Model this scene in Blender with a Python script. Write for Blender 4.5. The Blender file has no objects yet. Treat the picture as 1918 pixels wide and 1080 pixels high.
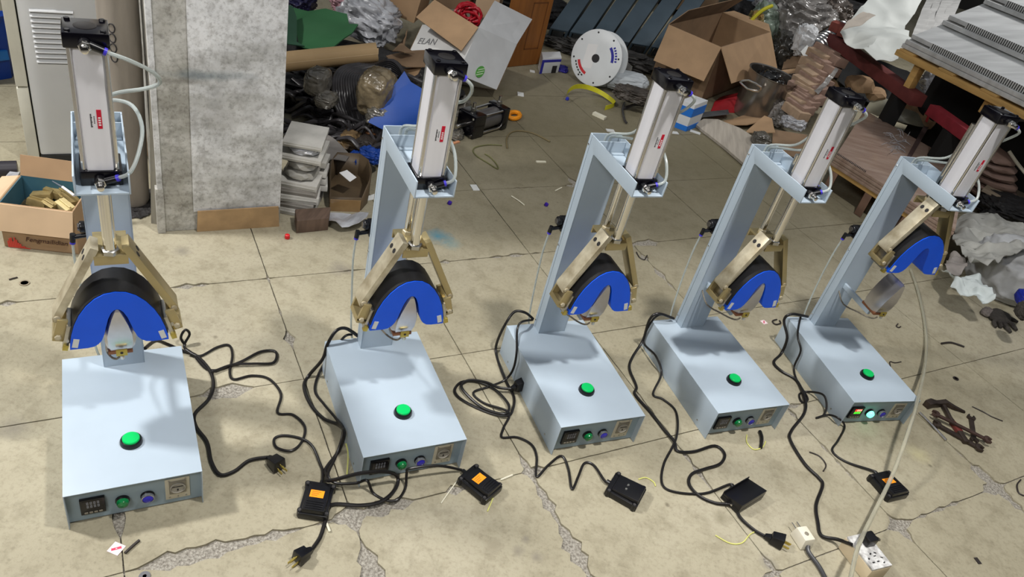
import bpy, bmesh, math, random
from mathutils import Vector, Matrix, noise
random.seed(7)
R = math.radians
scene = bpy.context.scene
C = scene.collection

# ------------------------------------------------------------------ camera
FPX, PITCH, ROLL, CAMH = 1415.08, 0.61250, 0.26210, 1.5493
_f = Vector((0, math.cos(PITCH), -math.sin(PITCH)))
_r0 = Vector((1, 0, 0)); _u0 = _r0.cross(_f)
_r = math.cos(ROLL)*_r0 + math.sin(ROLL)*_u0
_u = -math.sin(ROLL)*_r0 + math.cos(ROLL)*_u0
CAM = Vector((0, 0, CAMH))
cd = bpy.data.cameras.new('camera'); cam = bpy.data.objects.new('camera', cd); C.objects.link(cam)
m = Matrix((( _r.x, _u.x, -_f.x, CAM.x), (_r.y, _u.y, -_f.y, CAM.y), (_r.z, _u.z, -_f.z, CAM.z), (0, 0, 0, 1)))
cam.matrix_world = m
cd.sensor_fit = 'HORIZONTAL'; cd.sensor_width = 36; cd.lens = FPX/1918*36; cd.clip_start = .02; cd.clip_end = 100
scene.camera = cam

# ------------------------------------------------------------------ light
w = bpy.data.worlds.new('workshop_air'); scene.world = w; w.use_nodes = True
w.node_tree.nodes['Background'].inputs[0].default_value = (.9, .95, 1, 1)
w.node_tree.nodes['Background'].inputs[1].default_value = .22
def lamp(name, loc, aim, sx, sy, energy, col=(1, .97, .92), spread=180):
    l = bpy.data.lights.new(name, 'AREA'); l.shape = 'RECTANGLE'; l.size = sx; l.size_y = sy
    l.energy = energy; l.color = col; l.spread = R(spread)
    o = bpy.data.objects.new(name, l); C.objects.link(o); o.location = loc
    o.rotation_euler = (Vector(aim)-Vector(loc)).to_track_quat('-Z', 'Y').to_euler()
lamp('ceiling_or_fill_lamp', (.85, 1.12, 3.8), (.75, 1.35, 0), .22, .22, 44, (1, .97, .93), 110)
lamp('ceiling_or_fill_lamp', (-3.2, 1.05, 3.6), (-1.1, 1.2, 0), .34, .34, 66, (1, .98, .95), 110)
lamp('ceiling_or_fill_lamp', (-.9, -1.3, 2.9), (-.8, 1.9, .6), 1.3, .5, 31, (1, .98, .96), 140)  # added soft fill from behind the camera to brighten the upright faces
lamp('ceiling_or_fill_lamp', (3.6, 5.2, 3.8), (2.9, 5.6, .6), .5, .3, 26, (1, .98, .96), 80)
vs = scene.view_settings
vs.view_transform = 'Standard'; vs.look = 'None'; vs.gamma = 1; vs.exposure = 0.05; vs.use_curve_mapping = False

# ------------------------------------------------------------------ projection helpers (photo pixel -> point of the place)
def ray(px, py): return _f*FPX + _r*(px-959) + _u*(540-py)
def gp(px, py, z=0.0):
    d = ray(px, py); return CAM + d*((z-CAMH)/d.z)
def at(px, py, Y):
    d = ray(px, py); return CAM + d*(Y/d.y)
def mpp(P): return (Vector(P)-CAM).dot(_f)/FPX          # metres per photo pixel at a point

# ------------------------------------------------------------------ materials
MAT = {}
def s2l(c):
    return tuple(((x/255)/12.92 if x/255 <= .04045 else ((x/255+.055)/1.055)**2.4) for x in c)
def mat(name, rgb, rough=.5, metal=0.0, var=.08, scale=12.0, bump=0.0, bscale=60.0, rgb2=None, spec=.5, trans=0.0, emit=None, es=0.0, coat=0.0, alpha=1.0, stretch=None, ior=1.45):
    if name in MAT: return MAT[name]
    M = bpy.data.materials.new(name); M.use_nodes = True
    nt = M.node_tree; b = nt.nodes['Principled BSDF']; N = nt.nodes.new; L = nt.links.new
    c = s2l(rgb)
    tc = N('ShaderNodeTexCoord'); mp = N('ShaderNodeMapping'); L(tc.outputs['Object'], mp.inputs[0])
    if stretch: mp.inputs['Scale'].default_value = stretch
    if var > 0 or rgb2:
        nz = N('ShaderNodeTexNoise'); nz.inputs['Scale'].default_value = scale; nz.inputs['Detail'].default_value = 5
        L(mp.outputs[0], nz.inputs['Vector'])
        cr = N('ShaderNodeValToRGB'); L(nz.outputs[0], cr.inputs[0])
        a = s2l(rgb2) if rgb2 else tuple(min(1, x*(1+var)) for x in c)
        d = c if rgb2 else tuple(x*(1-var) for x in c)
        cr.color_ramp.elements[0].position = .35; cr.color_ramp.elements[1].position = .65
        cr.color_ramp.elements[0].color = (*d, 1); cr.color_ramp.elements[1].color = (*a, 1)
        L(cr.outputs[0], b.inputs['Base Color'])
    else:
        b.inputs['Base Color'].default_value = (*c, 1)
    b.inputs['Roughness'].default_value = rough; b.inputs['Metallic'].default_value = metal
    b.inputs['Specular IOR Level'].default_value = spec; b.inputs['IOR'].default_value = ior
    if coat: b.inputs['Coat Weight'].default_value = coat; b.inputs['Coat Roughness'].default_value = .12
    if trans: b.inputs['Transmission Weight'].default_value = trans
    if alpha < 1: b.inputs['Alpha'].default_value = alpha
    if emit: b.inputs['Emission Color'].default_value = (*s2l(emit), 1); b.inputs['Emission Strength'].default_value = es
    if bump > 0:
        n2 = N('ShaderNodeTexNoise'); n2.inputs['Scale'].default_value = bscale; n2.inputs['Detail'].default_value = 6
        L(mp.outputs[0], n2.inputs['Vector'])
        bp = N('ShaderNodeBump'); bp.inputs['Strength'].default_value = bump; bp.inputs['Distance'].default_value = .01
        L(n2.outputs[0], bp.inputs['Height']); L(bp.outputs[0], b.inputs['Normal'])
    MAT[name] = M; return M

paint = mat('blue_grey_paint', (168, 182, 194), .45, var=.04, scale=6)
panelp = mat('panel_paint', (144, 162, 173), .5, var=.05, scale=8)
alu = mat('aluminium', (236, 236, 242), .34, .35, var=.05, scale=30, stretch=(1, 1, .05))
steel = mat('steel', (190, 188, 184), .3, 1.0, var=.1, scale=40)
chrome = mat('chrome', (225, 222, 216), .16, 1.0, var=.04)
zinc = mat('yellow_zinc', (178, 162, 118), .34, .62, var=.18, scale=18, rgb2=(174, 160, 122))
zincw = mat('worn_zinc', (212, 204, 180), .42, .45, var=.2, scale=26, rgb2=(168, 156, 130))
brass = mat('brass', (196, 178, 96), .4, .9, var=.12)
blackp = mat('black_plastic', (17, 17, 20), .3, var=.1)
blackcap = mat('black_anodised', (9, 8, 14), .17, var=.1, coat=.4)
rubber = mat('black_rubber', (32, 32, 34), .38, var=.2, scale=10)
bluepad = mat('blue_urethane', (2, 84, 224), .48, var=.04)
cablem = mat('black_cable', (24, 22, 22), .38, var=.1)
ringb = mat('blue_ring', (62, 52, 190), .4, var=0)
tubem = mat('clear_tube', (214, 222, 220), .22, trans=.55, var=0, ior=1.25)
greenb = mat('green_button', (0, 186, 92), .35, var=0, emit=(0, 186, 92), es=.12)
greenl = mat('green_lamp', (8, 112, 58), .2, var=.25, scale=120, coat=.5)
greenon = mat('green_lamp_lit', (120, 255, 200), .3, var=0, emit=(90, 255, 190), es=3.2)
blueb = mat('blue_button', (44, 40, 190), .35, var=0)
silver = mat('silver_rim', (190, 190, 195), .3, .9, var=0)
cream = mat('cream_plastic', (198, 192, 172), .45, var=.04)
creamd = mat('dim_plastic', (132, 126, 112), .4, var=.1)
tape = mat('white_tape', (206, 208, 206), .5, var=.04)
redst = mat('red_sticker', (190, 20, 50), .45, var=0)
ink = mat('black_ink', (38, 36, 38), .6, var=0)
inkw = mat('white_ink', (225, 225, 225), .6, var=0)
segoff = mat('segment_grey', (120, 122, 128), .5, var=0)
redon = mat('red_segments', (255, 60, 50), .5, var=0, emit=(255, 50, 40), es=2.5)
grnon = mat('green_segments', (80, 230, 60), .5, var=0, emit=(80, 230, 50), es=1.6)
pinon = mat('pink_segments', (255, 170, 150), .5, var=0, emit=(255, 150, 130), es=2.0)
orange = mat('orange_label', (246, 150, 26), .5, var=.05)
copper = mat('copper_plate', (150, 100, 72), .45, .5, var=.15)

# ------------------------------------------------------------------ mesh helpers
class MB:
    def __init__(s): s.v = []; s.f = []
    def add(s, vs, fs):
        o = len(s.v); s.v += [Vector(p) for p in vs]; s.f += [tuple(i+o for i in f) for f in fs]; return s
    def box(s, x0, x1, y0, y1, z0, z1, M=None):
        vs = [Vector((x, y, z)) for z in (z0, z1) for y in (y0, y1) for x in (x0, x1)]
        if M: vs = [M @ p for p in vs]
        return s.add(vs, [(0, 2, 3, 1), (4, 5, 7, 6), (0, 1, 5, 4), (2, 6, 7, 3), (0, 4, 6, 2), (1, 3, 7, 5)])
    def hexa(s, p):   # 4 bottom + 4 top, same winding
        return s.add(p, [(3, 2, 1, 0), (4, 5, 6, 7), (0, 1, 5, 4), (1, 2, 6, 5), (2, 3, 7, 6), (3, 0, 4, 7)])
    def prism(s, poly, fn, a, b):   # poly 2d, fn(u,v,w) -> 3d
        n = len(poly)
        vs = [fn(u, v, a) for u, v in poly]+[fn(u, v, b) for u, v in poly]
        fs = [tuple(range(n-1, -1, -1)), tuple(range(n, 2*n))]+[(i, (i+1) % n, n+(i+1) % n, n+i) for i in range(n)]
        return s.add(vs, fs)
    def cyl(s, p0, p1, r0, r1=None, n=14, caps=True):
        p0 = Vector(p0); p1 = Vector(p1); r1 = r0 if r1 is None else r1
        d = (p1-p0).normalized(); a = d.orthogonal().normalized(); b = d.cross(a)
        vs = []
        for p, r in ((p0, r0), (p1, r1)):
            for i in range(n):
                t = 2*math.pi*i/n; vs.append(p+(a*math.cos(t)+b*math.sin(t))*r)
        fs = [(i, (i+1) % n, n+(i+1) % n, n+i) for i in range(n)]
        if caps: fs += [tuple(range(n-1, -1, -1)), tuple(range(n, 2*n))]
        return s.add(vs, fs)
    def lathe(s, prof, o, ax, n=24):   # prof [(r,h)], o origin, ax axis
        o = Vector(o); d = Vector(ax).normalized(); a = d.orthogonal().normalized(); b = d.cross(a)
        vs = []
        for r, h in prof:
            for i in range(n):
                t = 2*math.pi*i/n; vs.append(o+d*h+(a*math.cos(t)+b*math.sin(t))*max(r, 1e-5))
        fs = []
        for k in range(len(prof)-1):
            for i in range(n):
                j = (i+1) % n; fs.append((k*n+i, k*n+j, (k+1)*n+j, (k+1)*n+i))
        fs.append(tuple(range(n-1, -1, -1))); fs.append(tuple((len(prof)-1)*n+i for i in range(n)))
        return s.add(vs, fs)
    def tube(s, path, r, n=8, sub=4, closed=False):
        P = smooth(path, sub) if sub > 1 else [Vector(p) for p in path]
        rr = r if callable(r) else (lambda t: r)
        vs = []; prev = None
        for i, p in enumerate(P):
            d = (P[min(i+1, len(P)-1)]-P[max(i-1, 0)])
            d = d.normalized() if d.length > 1e-9 else Vector((0, 0, 1))
            if prev is None: a = d.orthogonal().normalized()
            else:
                a = prev-d*prev.dot(d); a = a.normalized() if a.length > 1e-6 else d.orthogonal().normalized()
            prev = a; b = d.cross(a); q = rr(i/(len(P)-1))
            for k in range(n):
                t = 2*math.pi*k/n; vs.append(p+(a*math.cos(t)+b*math.sin(t))*q)
        fs = []
        for i in range(len(P)-1):
            for k in range(n):
                j = (k+1) % n; fs.append((i*n+k, i*n+j, (i+1)*n+j, (i+1)*n+k))
        fs.append(tuple(range(n-1, -1, -1))); fs.append(tuple((len(P)-1)*n+k for k in range(n)))
        return s.add(vs, fs)
    def data(s, name, m, bev=0.0, angle=35, off=None):
        me = bpy.data.meshes.new(name)
        off = Vector(off) if off is not None else Vector((0, 0, 0))
        me.from_pydata([p-off for p in s.v], [], s.f); me.update()
        bm = bmesh.new(); bm.from_mesh(me)
        bmesh.ops.recalc_face_normals(bm, faces=bm.faces)
        if bev > 0:
            ed = [e for e in bm.edges if len(e.link_faces) == 2 and e.calc_face_angle(0) > R(30)]
            bmesh.ops.bevel(bm, geom=ed, offset=bev, segments=2, profile=.6, affect='EDGES', clamp_overlap=True)
        bm.to_mesh(me); bm.free()
        me.shade_smooth(); me.set_sharp_from_angle(angle=R(angle))
        if m: me.materials.append(m)
        return me
    def build(s, name, m, parent=None, bev=0.0, angle=35, label=None):
        off = parent.get('_off') if parent else None
        o = bpy.data.objects.new(name, s.data(name, m, bev, angle, off)); C.objects.link(o)
        if parent:
            o.parent = parent
            if off is not None: o['_off'] = list(off)
        if label: o['label'] = label
        return o
def smooth(path, sub=4):
    P = [Vector(p) for p in path]; out = []
    for i in range(len(P)-1):
        p0 = P[max(i-1, 0)]; p1 = P[i]; p2 = P[i+1]; p3 = P[min(i+2, len(P)-1)]
        for k in range(sub):
            t = k/sub
            out.append(.5*((2*p1)+(p2-p0)*t+(2*p0-5*p1+4*p2-p3)*t*t+(3*p1-p0-3*p2+p3)*t**3))
    out.append(P[-1]); return out
def tag(o, label=None, cat=None, group=None, kind=None):
    if label: o['label'] = label
    if cat: o['category'] = cat
    if group: o['group'] = group
    if kind: o['kind'] = kind
    return o
def thing(name, label, cat, loc=(0, 0, 0), rz=0, group=None, world=False):
    """an Empty at the base of a thing; world=True: its parts are given in world coordinates"""
    o = bpy.data.objects.new(name, None); C.objects.link(o); o.empty_display_size = .05
    o.location = loc; o.rotation_euler = (0, 0, rz)
    if world: o['_off'] = list(loc)
    return tag(o, label, cat, group)
def solo(name, mb, m, label, cat, group=None, bev=0.0, angle=35, kind=None):
    """a thing that is one mesh, origin at the middle of its base"""
    xs = [p.x for p in mb.v]; ys = [p.y for p in mb.v]; zs = [p.z for p in mb.v]
    off = Vector(((min(xs)+max(xs))/2, (min(ys)+max(ys))/2, min(zs)))
    o = bpy.data.objects.new(name, mb.data(name, m, bev, angle, off)); C.objects.link(o); o.location = off
    o['_off'] = list(off)
    return tag(o, label, cat, group, kind)
def copy_tree(o, parent=None):
    c = o.copy(); C.objects.link(c); c.parent = parent
    for ch in list(o.children): copy_tree(ch, c)
    return c
def lettering(name, body, size, m, parent, o, xd, yd, ext=.0004, align='LEFT', shear=0.0):
    """flat print: o origin, xd reading direction, yd up direction of the letters, in the parent's coordinates"""
    cu = bpy.data.curves.new(name, 'FONT'); cu.body = body; cu.size = size; cu.extrude = ext; cu.align_x = align; cu.shear = shear
    cu.resolution_u = 3
    t = bpy.data.objects.new(name, cu); C.objects.link(t)
    dg = bpy.context.evaluated_depsgraph_get()
    me = bpy.data.meshes.new_from_object(t.evaluated_get(dg))
    bpy.data.objects.remove(t); bpy.data.curves.remove(cu)
    xd = Vector(xd).normalized(); yd = Vector(yd); yd = (yd-xd*yd.dot(xd)).normalized(); zd = xd.cross(yd)
    off = Vector(parent.get('_off') or (0, 0, 0)) if parent else Vector((0, 0, 0))
    O = Vector(o)-off
    me.transform(Matrix(((xd.x, yd.x, zd.x, O.x), (xd.y, yd.y, zd.y, O.y), (xd.z, yd.z, zd.z, O.z), (0, 0, 0, 1))))
    me.materials.clear(); me.materials.append(m)
    ob = bpy.data.objects.new(name, me); C.objects.link(ob); ob.parent = parent
    return ob
def fbm(p, s, o=3):
    return sum(noise.noise(Vector(p)*s*(2**k))/(2**k) for k in range(o))

# ================================================================== floor: bedding + concrete slabs with broken joints
def floor_material():
    M = bpy.data.materials.new('worn_concrete'); M.use_nodes = True
    nt = M.node_tree; b = nt.nodes['Principled BSDF']; N = nt.nodes.new; L = nt.links.new
    g = N('ShaderNodeNewGeometry')
    def nz(scale, det=5, rough=.55):
        n = N('ShaderNodeTexNoise'); n.inputs['Scale'].default_value = scale; n.inputs['Detail'].default_value = det
        n.inputs['Roughness'].default_value = rough; L(g.outputs['Position'], n.inputs['Vector']); return n
    def ramp(src, stops):
        r = N('ShaderNodeValToRGB'); L(src, r.inputs[0]); e = r.color_ramp.elements
        e[0].position, e[0].color = stops[0][0], (*s2l(stops[0][1]), 1)
        e[1].position, e[1].color = stops[-1][0], (*s2l(stops[-1][1]), 1)
        for p, c in stops[1:-1]:
            x = e.new(p); x.color = (*s2l(c), 1)
        return r
    def mix(fac, a, bb, mode='MIX'):
        x = N('ShaderNodeMix'); x.data_type = 'RGBA'; x.blend_type = mode
        if isinstance(fac, float): x.inputs['Factor'].default_value = fac
        else: L(fac, x.inputs['Factor'])
        L(a, x.inputs['A'])
        if isinstance(bb, tuple): x.inputs['B'].default_value = bb
        else: L(bb, x.inputs['B'])
        return x.outputs['Result']
    big = ramp(nz(1.6, 6).outputs[0], [(.3, (148, 141, 119)), (.5, (163, 156, 134)), (.7, (175, 168, 148))])
    mid = ramp(nz(14, 8, .7).outputs[0], [(.36, (150, 142, 122)), (.52, (255, 255, 255)), (.9, (255, 255, 255))])
    col = mix(.3, big.outputs[0], mid.outputs[0], 'MULTIPLY')
    fine = ramp(nz(90, 4, .7).outputs[0], [(.32, (140, 132, 118)), (.5, (255, 255, 255)), (1, (255, 255, 255))])
    col = mix(.25, col, fine.outputs[0], 'MULTIPLY')
    vo = N('ShaderNodeTexVoronoi'); vo.inputs['Scale'].default_value = 9; L(g.outputs['Position'], vo.inputs['Vector'])
    sp = ramp(vo.outputs['Distance'], [(.03, (120, 112, 100)), (.085, (255, 255, 255)), (1, (255, 255, 255))])
    sm = ramp(nz(2.6).outputs[0], [(.5, (0, 0, 0)), (.56, (255, 255, 255))])
    col = mix(sm.outputs[0], col, mix(.6, col, sp.outputs[0], 'MULTIPLY'))
    # a splash of teal paint and a few dark old stains, each with a shape of its own
    def blob(px, py, r, c, amt, nw=1.5):
        nonlocal col
        P = gp(px, py)
        sub = N('ShaderNodeVectorMath'); sub.operation = 'SUBTRACT'; L(g.outputs['Position'], sub.inputs[0]); sub.inputs[1].default_value = P
        n = nz(22, 6, .7); ln = N('ShaderNodeVectorMath'); ln.operation = 'LENGTH'; L(sub.outputs[0], ln.inputs[0])
        ma = N('ShaderNodeMath'); ma.operation = 'MULTIPLY_ADD'; L(n.outputs[0], ma.inputs[0]); ma.inputs[1].default_value = r*nw; L(ln.outputs['Value'], ma.inputs[2])
        mr = N('ShaderNodeMapRange'); L(ma.outputs[0], mr.inputs['Value'])
        mr.inputs['From Min'].default_value = r*nw*.5; mr.inputs['From Max'].default_value = r*(1+nw*.5)
        mr.inputs['To Min'].default_value = amt; mr.inputs['To Max'].default_value = 0
        col = mix(mr.outputs[0], col, (*s2l(c), 1))
    # trodden brown grime of the work area behind the presses
    blob(1060, 235, 2.0, (98, 91, 70), .85, .25); blob(1420, 330, 1.1, (112, 104, 76), .5, .25)
    blob(822, 442, .06, (70, 130, 150), .85); blob(845, 455, .045, (92, 140, 150), .6)
    blob(640, 503, .05, (120, 114, 104), .8); blob(20, 803, .05, (128, 122, 110), .75); blob(340, 470, .035, (120, 115, 105), .7)
    blob(970, 1032, .02, (128, 122, 108), .8); blob(1005, 1042, .02, (124, 118, 106), .8); blob(985, 1008, .015, (126, 120, 108), .8)
    blob(925, 1022, .028, (150, 142, 122), .7); blob(1352, 970, .03, (120, 114, 92), .7); blob(1440, 1055, .03, (122, 118, 112), .8)
    blob(1075, 745, .03, (150, 120, 105), .6); blob(1720, 850, .05, (190, 182, 140), .5)
    L(col, b.inputs['Base Color'])
    b.inputs['Roughness'].default_value = .62; b.inputs['Specular IOR Level'].default_value = .35
    bp = N('ShaderNodeBump'); bp.inputs['Strength'].default_value = .25; bp.inputs['Distance'].default_value = .01
    L(nz(60, 8, .7).outputs[0], bp.inputs['Height']); L(bp.outputs[0], b.inputs['Normal'])
    return M
slabm = floor_material()
gravel = mat('broken_concrete', (176, 171, 160), .9, var=.3, scale=160, rgb2=(124, 118, 108), bump=1.0, bscale=150)
fl = MB()
fl.box(-9, 14, -3, 18, -.1, -.0065)
floor = tag(fl.build('floor', gravel), kind='structure')
TH = R(34.7); EU = Vector((math.cos(TH), math.sin(TH), 0)); EV = Vector((-math.sin(TH), math.cos(TH), 0))
U0, US, V0, VS = .45, .4885, 1.052, .4765
chips = [(350, 537, .03), (380, 533, .02), (540, 634, .032), (523, 580, .014), (655, 500, .03), (500, 521, .012), (300, 1045, .05), (345, 1038, .05), (395, 1028, .045), (440, 1020, .035), (480, 1012, .022),
         (515, 1007, .032), (545, 1002, .026), (610, 985, .022), (655, 970, .045), (700, 955, .05), (745, 942, .042), (690, 1040, .04), (695, 1070, .05), (712, 1100, .05), (850, 917, .022), (872, 912, .02),
         (978, 868, .03), (1000, 882, .034), (1012, 915, .026), (1030, 940, .038), (1045, 962, .024), (1058, 992, .028), (1072, 1022, .042), (1085, 1045, .04), (1110, 1090, .03),
         (835, 489, .022), (880, 482, .02), (930, 477, .028), (965, 473, .042), (1000, 470, .025), (1190, 452, .05), (1215, 455, .055), (1205, 480, .03), (1232, 512, .045), (1250, 535, .035), (1195, 700, .03), (1215, 735, .045), (1230, 765, .03), (1255, 800, .03), (1290, 850, .03), (1310, 880, .03), (1330, 905, .02),
         (1070, 342, .05), (990, 352, .02), (970, 350, .02), (1690, 988, .045), (1705, 985, .03), (1730, 970, .02), (1765, 958, .026), (1790, 948, .024), (1835, 880, .04), (1850, 900, .06), (1868, 918, .055), (1895, 940, .04), (1915, 962, .03), (1800, 850, .022),
         (1545, 840, .02), (1570, 868, .016), (1595, 890, .018), (1490, 768, .04), (1475, 755, .03), (1815, 683, .016), (1775, 820, .02), (1795, 838, .022), (15, 573, .03), (60, 566, .012), (1440, 1062, .035), (1450, 1085, .03), (1715, 712, .02), (1300, 445, .012), (265, 725, .03), (440, 730, .05), (405, 735, .04), (240, 965, .04), (215, 985, .03), (475, 840, .04)]
CH = [(gp(a, b), r*.62) for a, b, r in chips]
def slab(i, j):
    us = (U0+i*US, U0+(i+1)*US); vsx = (V0+j*VS, V0+(j+1)*VS)
    g = .0007; n = 22; pts = []
    cs = [(us[0]+g, vsx[0]+g), (us[1]-g, vsx[0]+g), (us[1]-g, vsx[1]-g), (us[0]+g, vsx[1]-g)]
    cu, cv = (us[0]+us[1])/2, (vsx[0]+vsx[1])/2
    for k in range(4):
        a = cs[k]; b = cs[(k+1) % 4]
        for t in range(n):
            q = t/n; u = a[0]+(b[0]-a[0])*q; v = a[1]+(b[1]-a[1])*q
            P = EU*u+EV*v
            d = .0011*(1+fbm((u*9, v*9, i+j), 3, 3))
            for c, r in CH:
                e = (P-c).length
                if e < r*2.2:
                    d = max(d, r*1.05*math.exp(-(e/r)**2)*(1+.55*fbm((u*40, v*40, 3), 1.0, 3)))
            w_ = Vector((cu-u, cv-v)); w_.normalize()
            pts.append((u+w_.x*d, v+w_.y*d))
    c = EU*cu+EV*cv
    tilt = (random.uniform(-.0008, .0008), random.uniform(-.0008, .0008))
    m = MB()
    m.prism(pts, lambda u, v, z: EU*u+EV*v+Vector((0, 0, z)), -.02, 0.0)
    o = bpy.data.objects.new('slab', m.data('slab', slabm, 0, 40, c)); C.objects.link(o)
    o.location = c+Vector((0, 0, -random.uniform(0, .0008))); o.parent = floor
nslab = 0
for i in range(-6, 14):
    for j in range(-3, 12):
        c = EU*(U0+(i+.5)*US)+EV*(V0+(j+.5)*VS)
        if c.y < .1 or c.y > 6.4: continue
        d = c-CAM; z = d.dot(_f)
        if z < .3: continue
        px = 959+FPX*d.dot(_r)/z; py = 540-FPX*d.dot(_u)/z
        mar = 1.0/z*FPX
        if -mar < px < 1918+mar and -mar < py < 1080+mar and nslab < 300: slab(i, j); nslab += 1
# far floor beyond the slabs
ff = MB(); ff.box(-9, 14, 6.2, 18, -.02, -.001)
ff.build('floor_far', slabm, floor)

# ================================================================== the presses
BW, BL, BH = .27, .4253, .1114
COY, CDY, CW = .3788, .0418, .0915
AT, AH, AL = .7736, .041, .2163
CY = .225; CAPS = .070
def yprism(mb, poly, y0, y1): return mb.prism(poly, lambda u, v, w: Vector((u, w, v)), y0, y1)
def zprism(mb, poly, z0, z1): return mb.prism(poly, lambda u, v, w: Vector((u, v, w)), z0, z1)
def xprism(mb, poly, x0, x1): return mb.prism(poly, lambda u, v, w: Vector((w, u, v)), x0, x1)
def hexbolt(mb, p, ax, r, h):
    return mb.lathe([(r, 0), (r, h*.85), (r*.85, h)], p, ax, 6)

def make_press():
    root = thing('pneumatic_press', '', 'press machine', (0, 0, 0))
    # --- base box
    t = .002; hw = BW/2
    m = MB(); yprism(m, [(-hw, 0), (-hw, BH), (hw, BH), (hw, 0), (hw-t, 0), (hw-t, BH-t), (-hw+t, BH-t), (-hw+t, 0)], 0, BL)
    cover = m.build('base_cover', paint, root, bev=.0006)
    fp = MB(); fp.box(-hw+t, hw-t, .016, .018, .004, BH-t); panel = fp.build('front_panel', panelp, root)
    m = MB(); m.box(-hw+t, hw-t, BL-.012, BL-.010, .004, BH-t); m.build('back_panel', panelp, root)
    for (x, y) in ((-hw, .06), (-hw, .36), (hw, .06), (hw, .36)):
        s = 1 if x > 0 else -1
        m = MB(); m.lathe([(.003, 0), (.003, .0008), (.001, .0018)], (x, y, .02), (s, 0, 0), 8); m.build('screw', steel, cover)
    # --- panel instruments
    y = .016
    m = MB(); m.box(-.109, -.061, y-.007, y+.02, .027, .075); ctl = m.build('controller', blackp, root, bev=.0015)
    m = MB(); m.box(-.104, -.066, y-.0076, y-.0069, .040, .071); m.build('display_window', mat('display_black', (26, 24, 26), .15, var=0), ctl)
    for row, z in enumerate((.0605, .0495)):
        for k in range(4):
            m = MB(); x = -.0965+k*.0068
            for (a, b, c, d) in ((0, .004, 0, .0012), (0, .004, .0034, .0046), (0, .004, .0068, .008), (0, .0011, 0, .008), (.003, .0041, 0, .008)):
                m.box(x+a, x+b, y-.0081, y-.0075, z+c, z+d)
            m.build('digit', segoff, ctl)
    for k in range(4):
        m = MB(); m.box(-.1025+k*.0093, -.0955+k*.0093, y-.0085, y-.0068, .031, .0355); m.build('key', creamd, ctl, bev=.0008)
    # pilot lamp
    m = MB(); m.lathe([(.0145, 0), (.0145, .005), (.0125, .007)], (-.028, y, .047), (0, -1, 0), 24); lam = m.build('pilot_lamp', blackp, root)
    m = MB(); m.lathe([(.0126, .005), (.0126, .011), (.0105, .0160), (.006, .0180), (.0, .0185)], (-.028, y, .047), (0, -1, 0), 24); m.build('lens', greenl, lam)
    # push button
    m = MB(); m.lathe([(.0145, 0), (.0145, .004), (.0138, .005)], (.0217, y, .0455), (0, -1, 0), 24); pb = m.build('push_button', blackp, root)
    m = MB(); m.lathe([(.0132, .004), (.0132, .012), (.0118, .0128), (.0113, .0105)], (.0217, y, .0455), (0, -1, 0), 24); m.build('rim', silver, pb)
    m = MB(); m.lathe([(.0108, .004), (.0108, .0118), (.0098, .0124)], (.0217, y, .0455), (0, -1, 0), 24); m.build('cap', blueb, pb)
    # socket
    m = MB(); m.box(.058, .109, y-.002, y, .018, .086); so = m.build('power_socket', cream, root, bev=.0008)
    m = MB(); yprism(m, [(.066, .038), (.101, .038), (.101, .078), (.066, .078)], y-.0055, y-.0015); m.build('socket_frame', creamd, so, bev=.001)
    m = MB(); m.lathe([(.0165, 0), (.0165, .003), (.0145, .0035), (.0145, .001)], (.0835, y-.005, .058), (0, -1, 0), 28); m.build('socket_well', mat('socket_grey', (150, 146, 136), .35, var=.05), so)
    for (dx, dz, sx, sz, rot) in ((0, -.006, .0016, .006, 0), (-.0055, .004, .006, .0016, 1), (.0055, .004, .006, .0016, 1)):
        m = MB(); m.box(.0835+dx-sx, .0835+dx+sx, y-.0068, y-.0052, .058+dz-sz/2, .058+dz+sz/2); m.build('slot', ink, so)
    for (dx, dz) in ((.0665, .024), (.1005, .024), (.0835, .0245), (.0665, .081), (.1005, .081)):
        m = MB(); m.lathe([(.0022, 0), (.0022, .001), (.001, .0018)], (dx, y-.002, dz), (0, -1, 0), 8); m.build('screw', steel, so)
    # top button
    m = MB(); m.lathe([(.0235, 0), (.0235, .006), (.0215, .0105), (.0185, .011)], (0, .12, BH), (0, 0, 1), 28); tb = m.build('top_button', blackp, root)
    m = MB(); m.lathe([(.0182, .006), (.0182, .0145), (.0168, .0162), (.0, .0165)], (0, .12, BH), (0, 0, 1), 28); m.build('cap', greenb, tb)
    # --- column (folded tube, open at the top) and arm channel
    h2 = CW/2; t = .003; y0, y1 = COY, COY+CDY
    m = MB(); m.box(-h2+t, h2-t, y0, y0+t, BH, AT-.004); col = m.build('column_front', paint, root)
    m = MB(); m.box(-h2+t, h2-t, y1-t, y1, BH, AT); m.build('column_back', paint, root)
    for s in (-1, 1):
        # side plate: column flank and arm flank in one bent plate (L outline)
        poly = [(y0, BH), (y1-.0125, BH), (y1-.0125, AT), (y0-AL, AT), (y0-AL, AT-AH), (y0-.004, AT-AH), (y0-.001, AT-AH-.001), (y0, AT-AH-.004)]
        m = MB(); xprism(m, poly, s*h2-(t if s > 0 else 0), s*h2+(0 if s > 0 else t))
        sp = m.build('side_plate', paint, root, bev=.0007)
        poly = [(y1-.0108, BH), (y1, BH), (y1, AT), (y1-.0108, AT)]
        m = MB(); xprism(m, poly, s*h2-(t if s > 0 else 0), s*h2+(0 if s > 0 else t))
        bc = m.build('back_flange', paint, root, bev=.0007)
        for z in (BH+.025, .42, AT-.03):
            m = MB(); m.lathe([(.0032, 0), (.0032, .001), (.0014, .0022)], (s*h2, y1-.006, z), (s, 0, 0), 10); m.build('screw', chrome, bc)
    m = MB(); m.box(-h2+t, h2-t, y0-AL, y0, AT-AH, AT-AH+.004); m.build('arm_floor', paint, root, bev=.0006)
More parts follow.
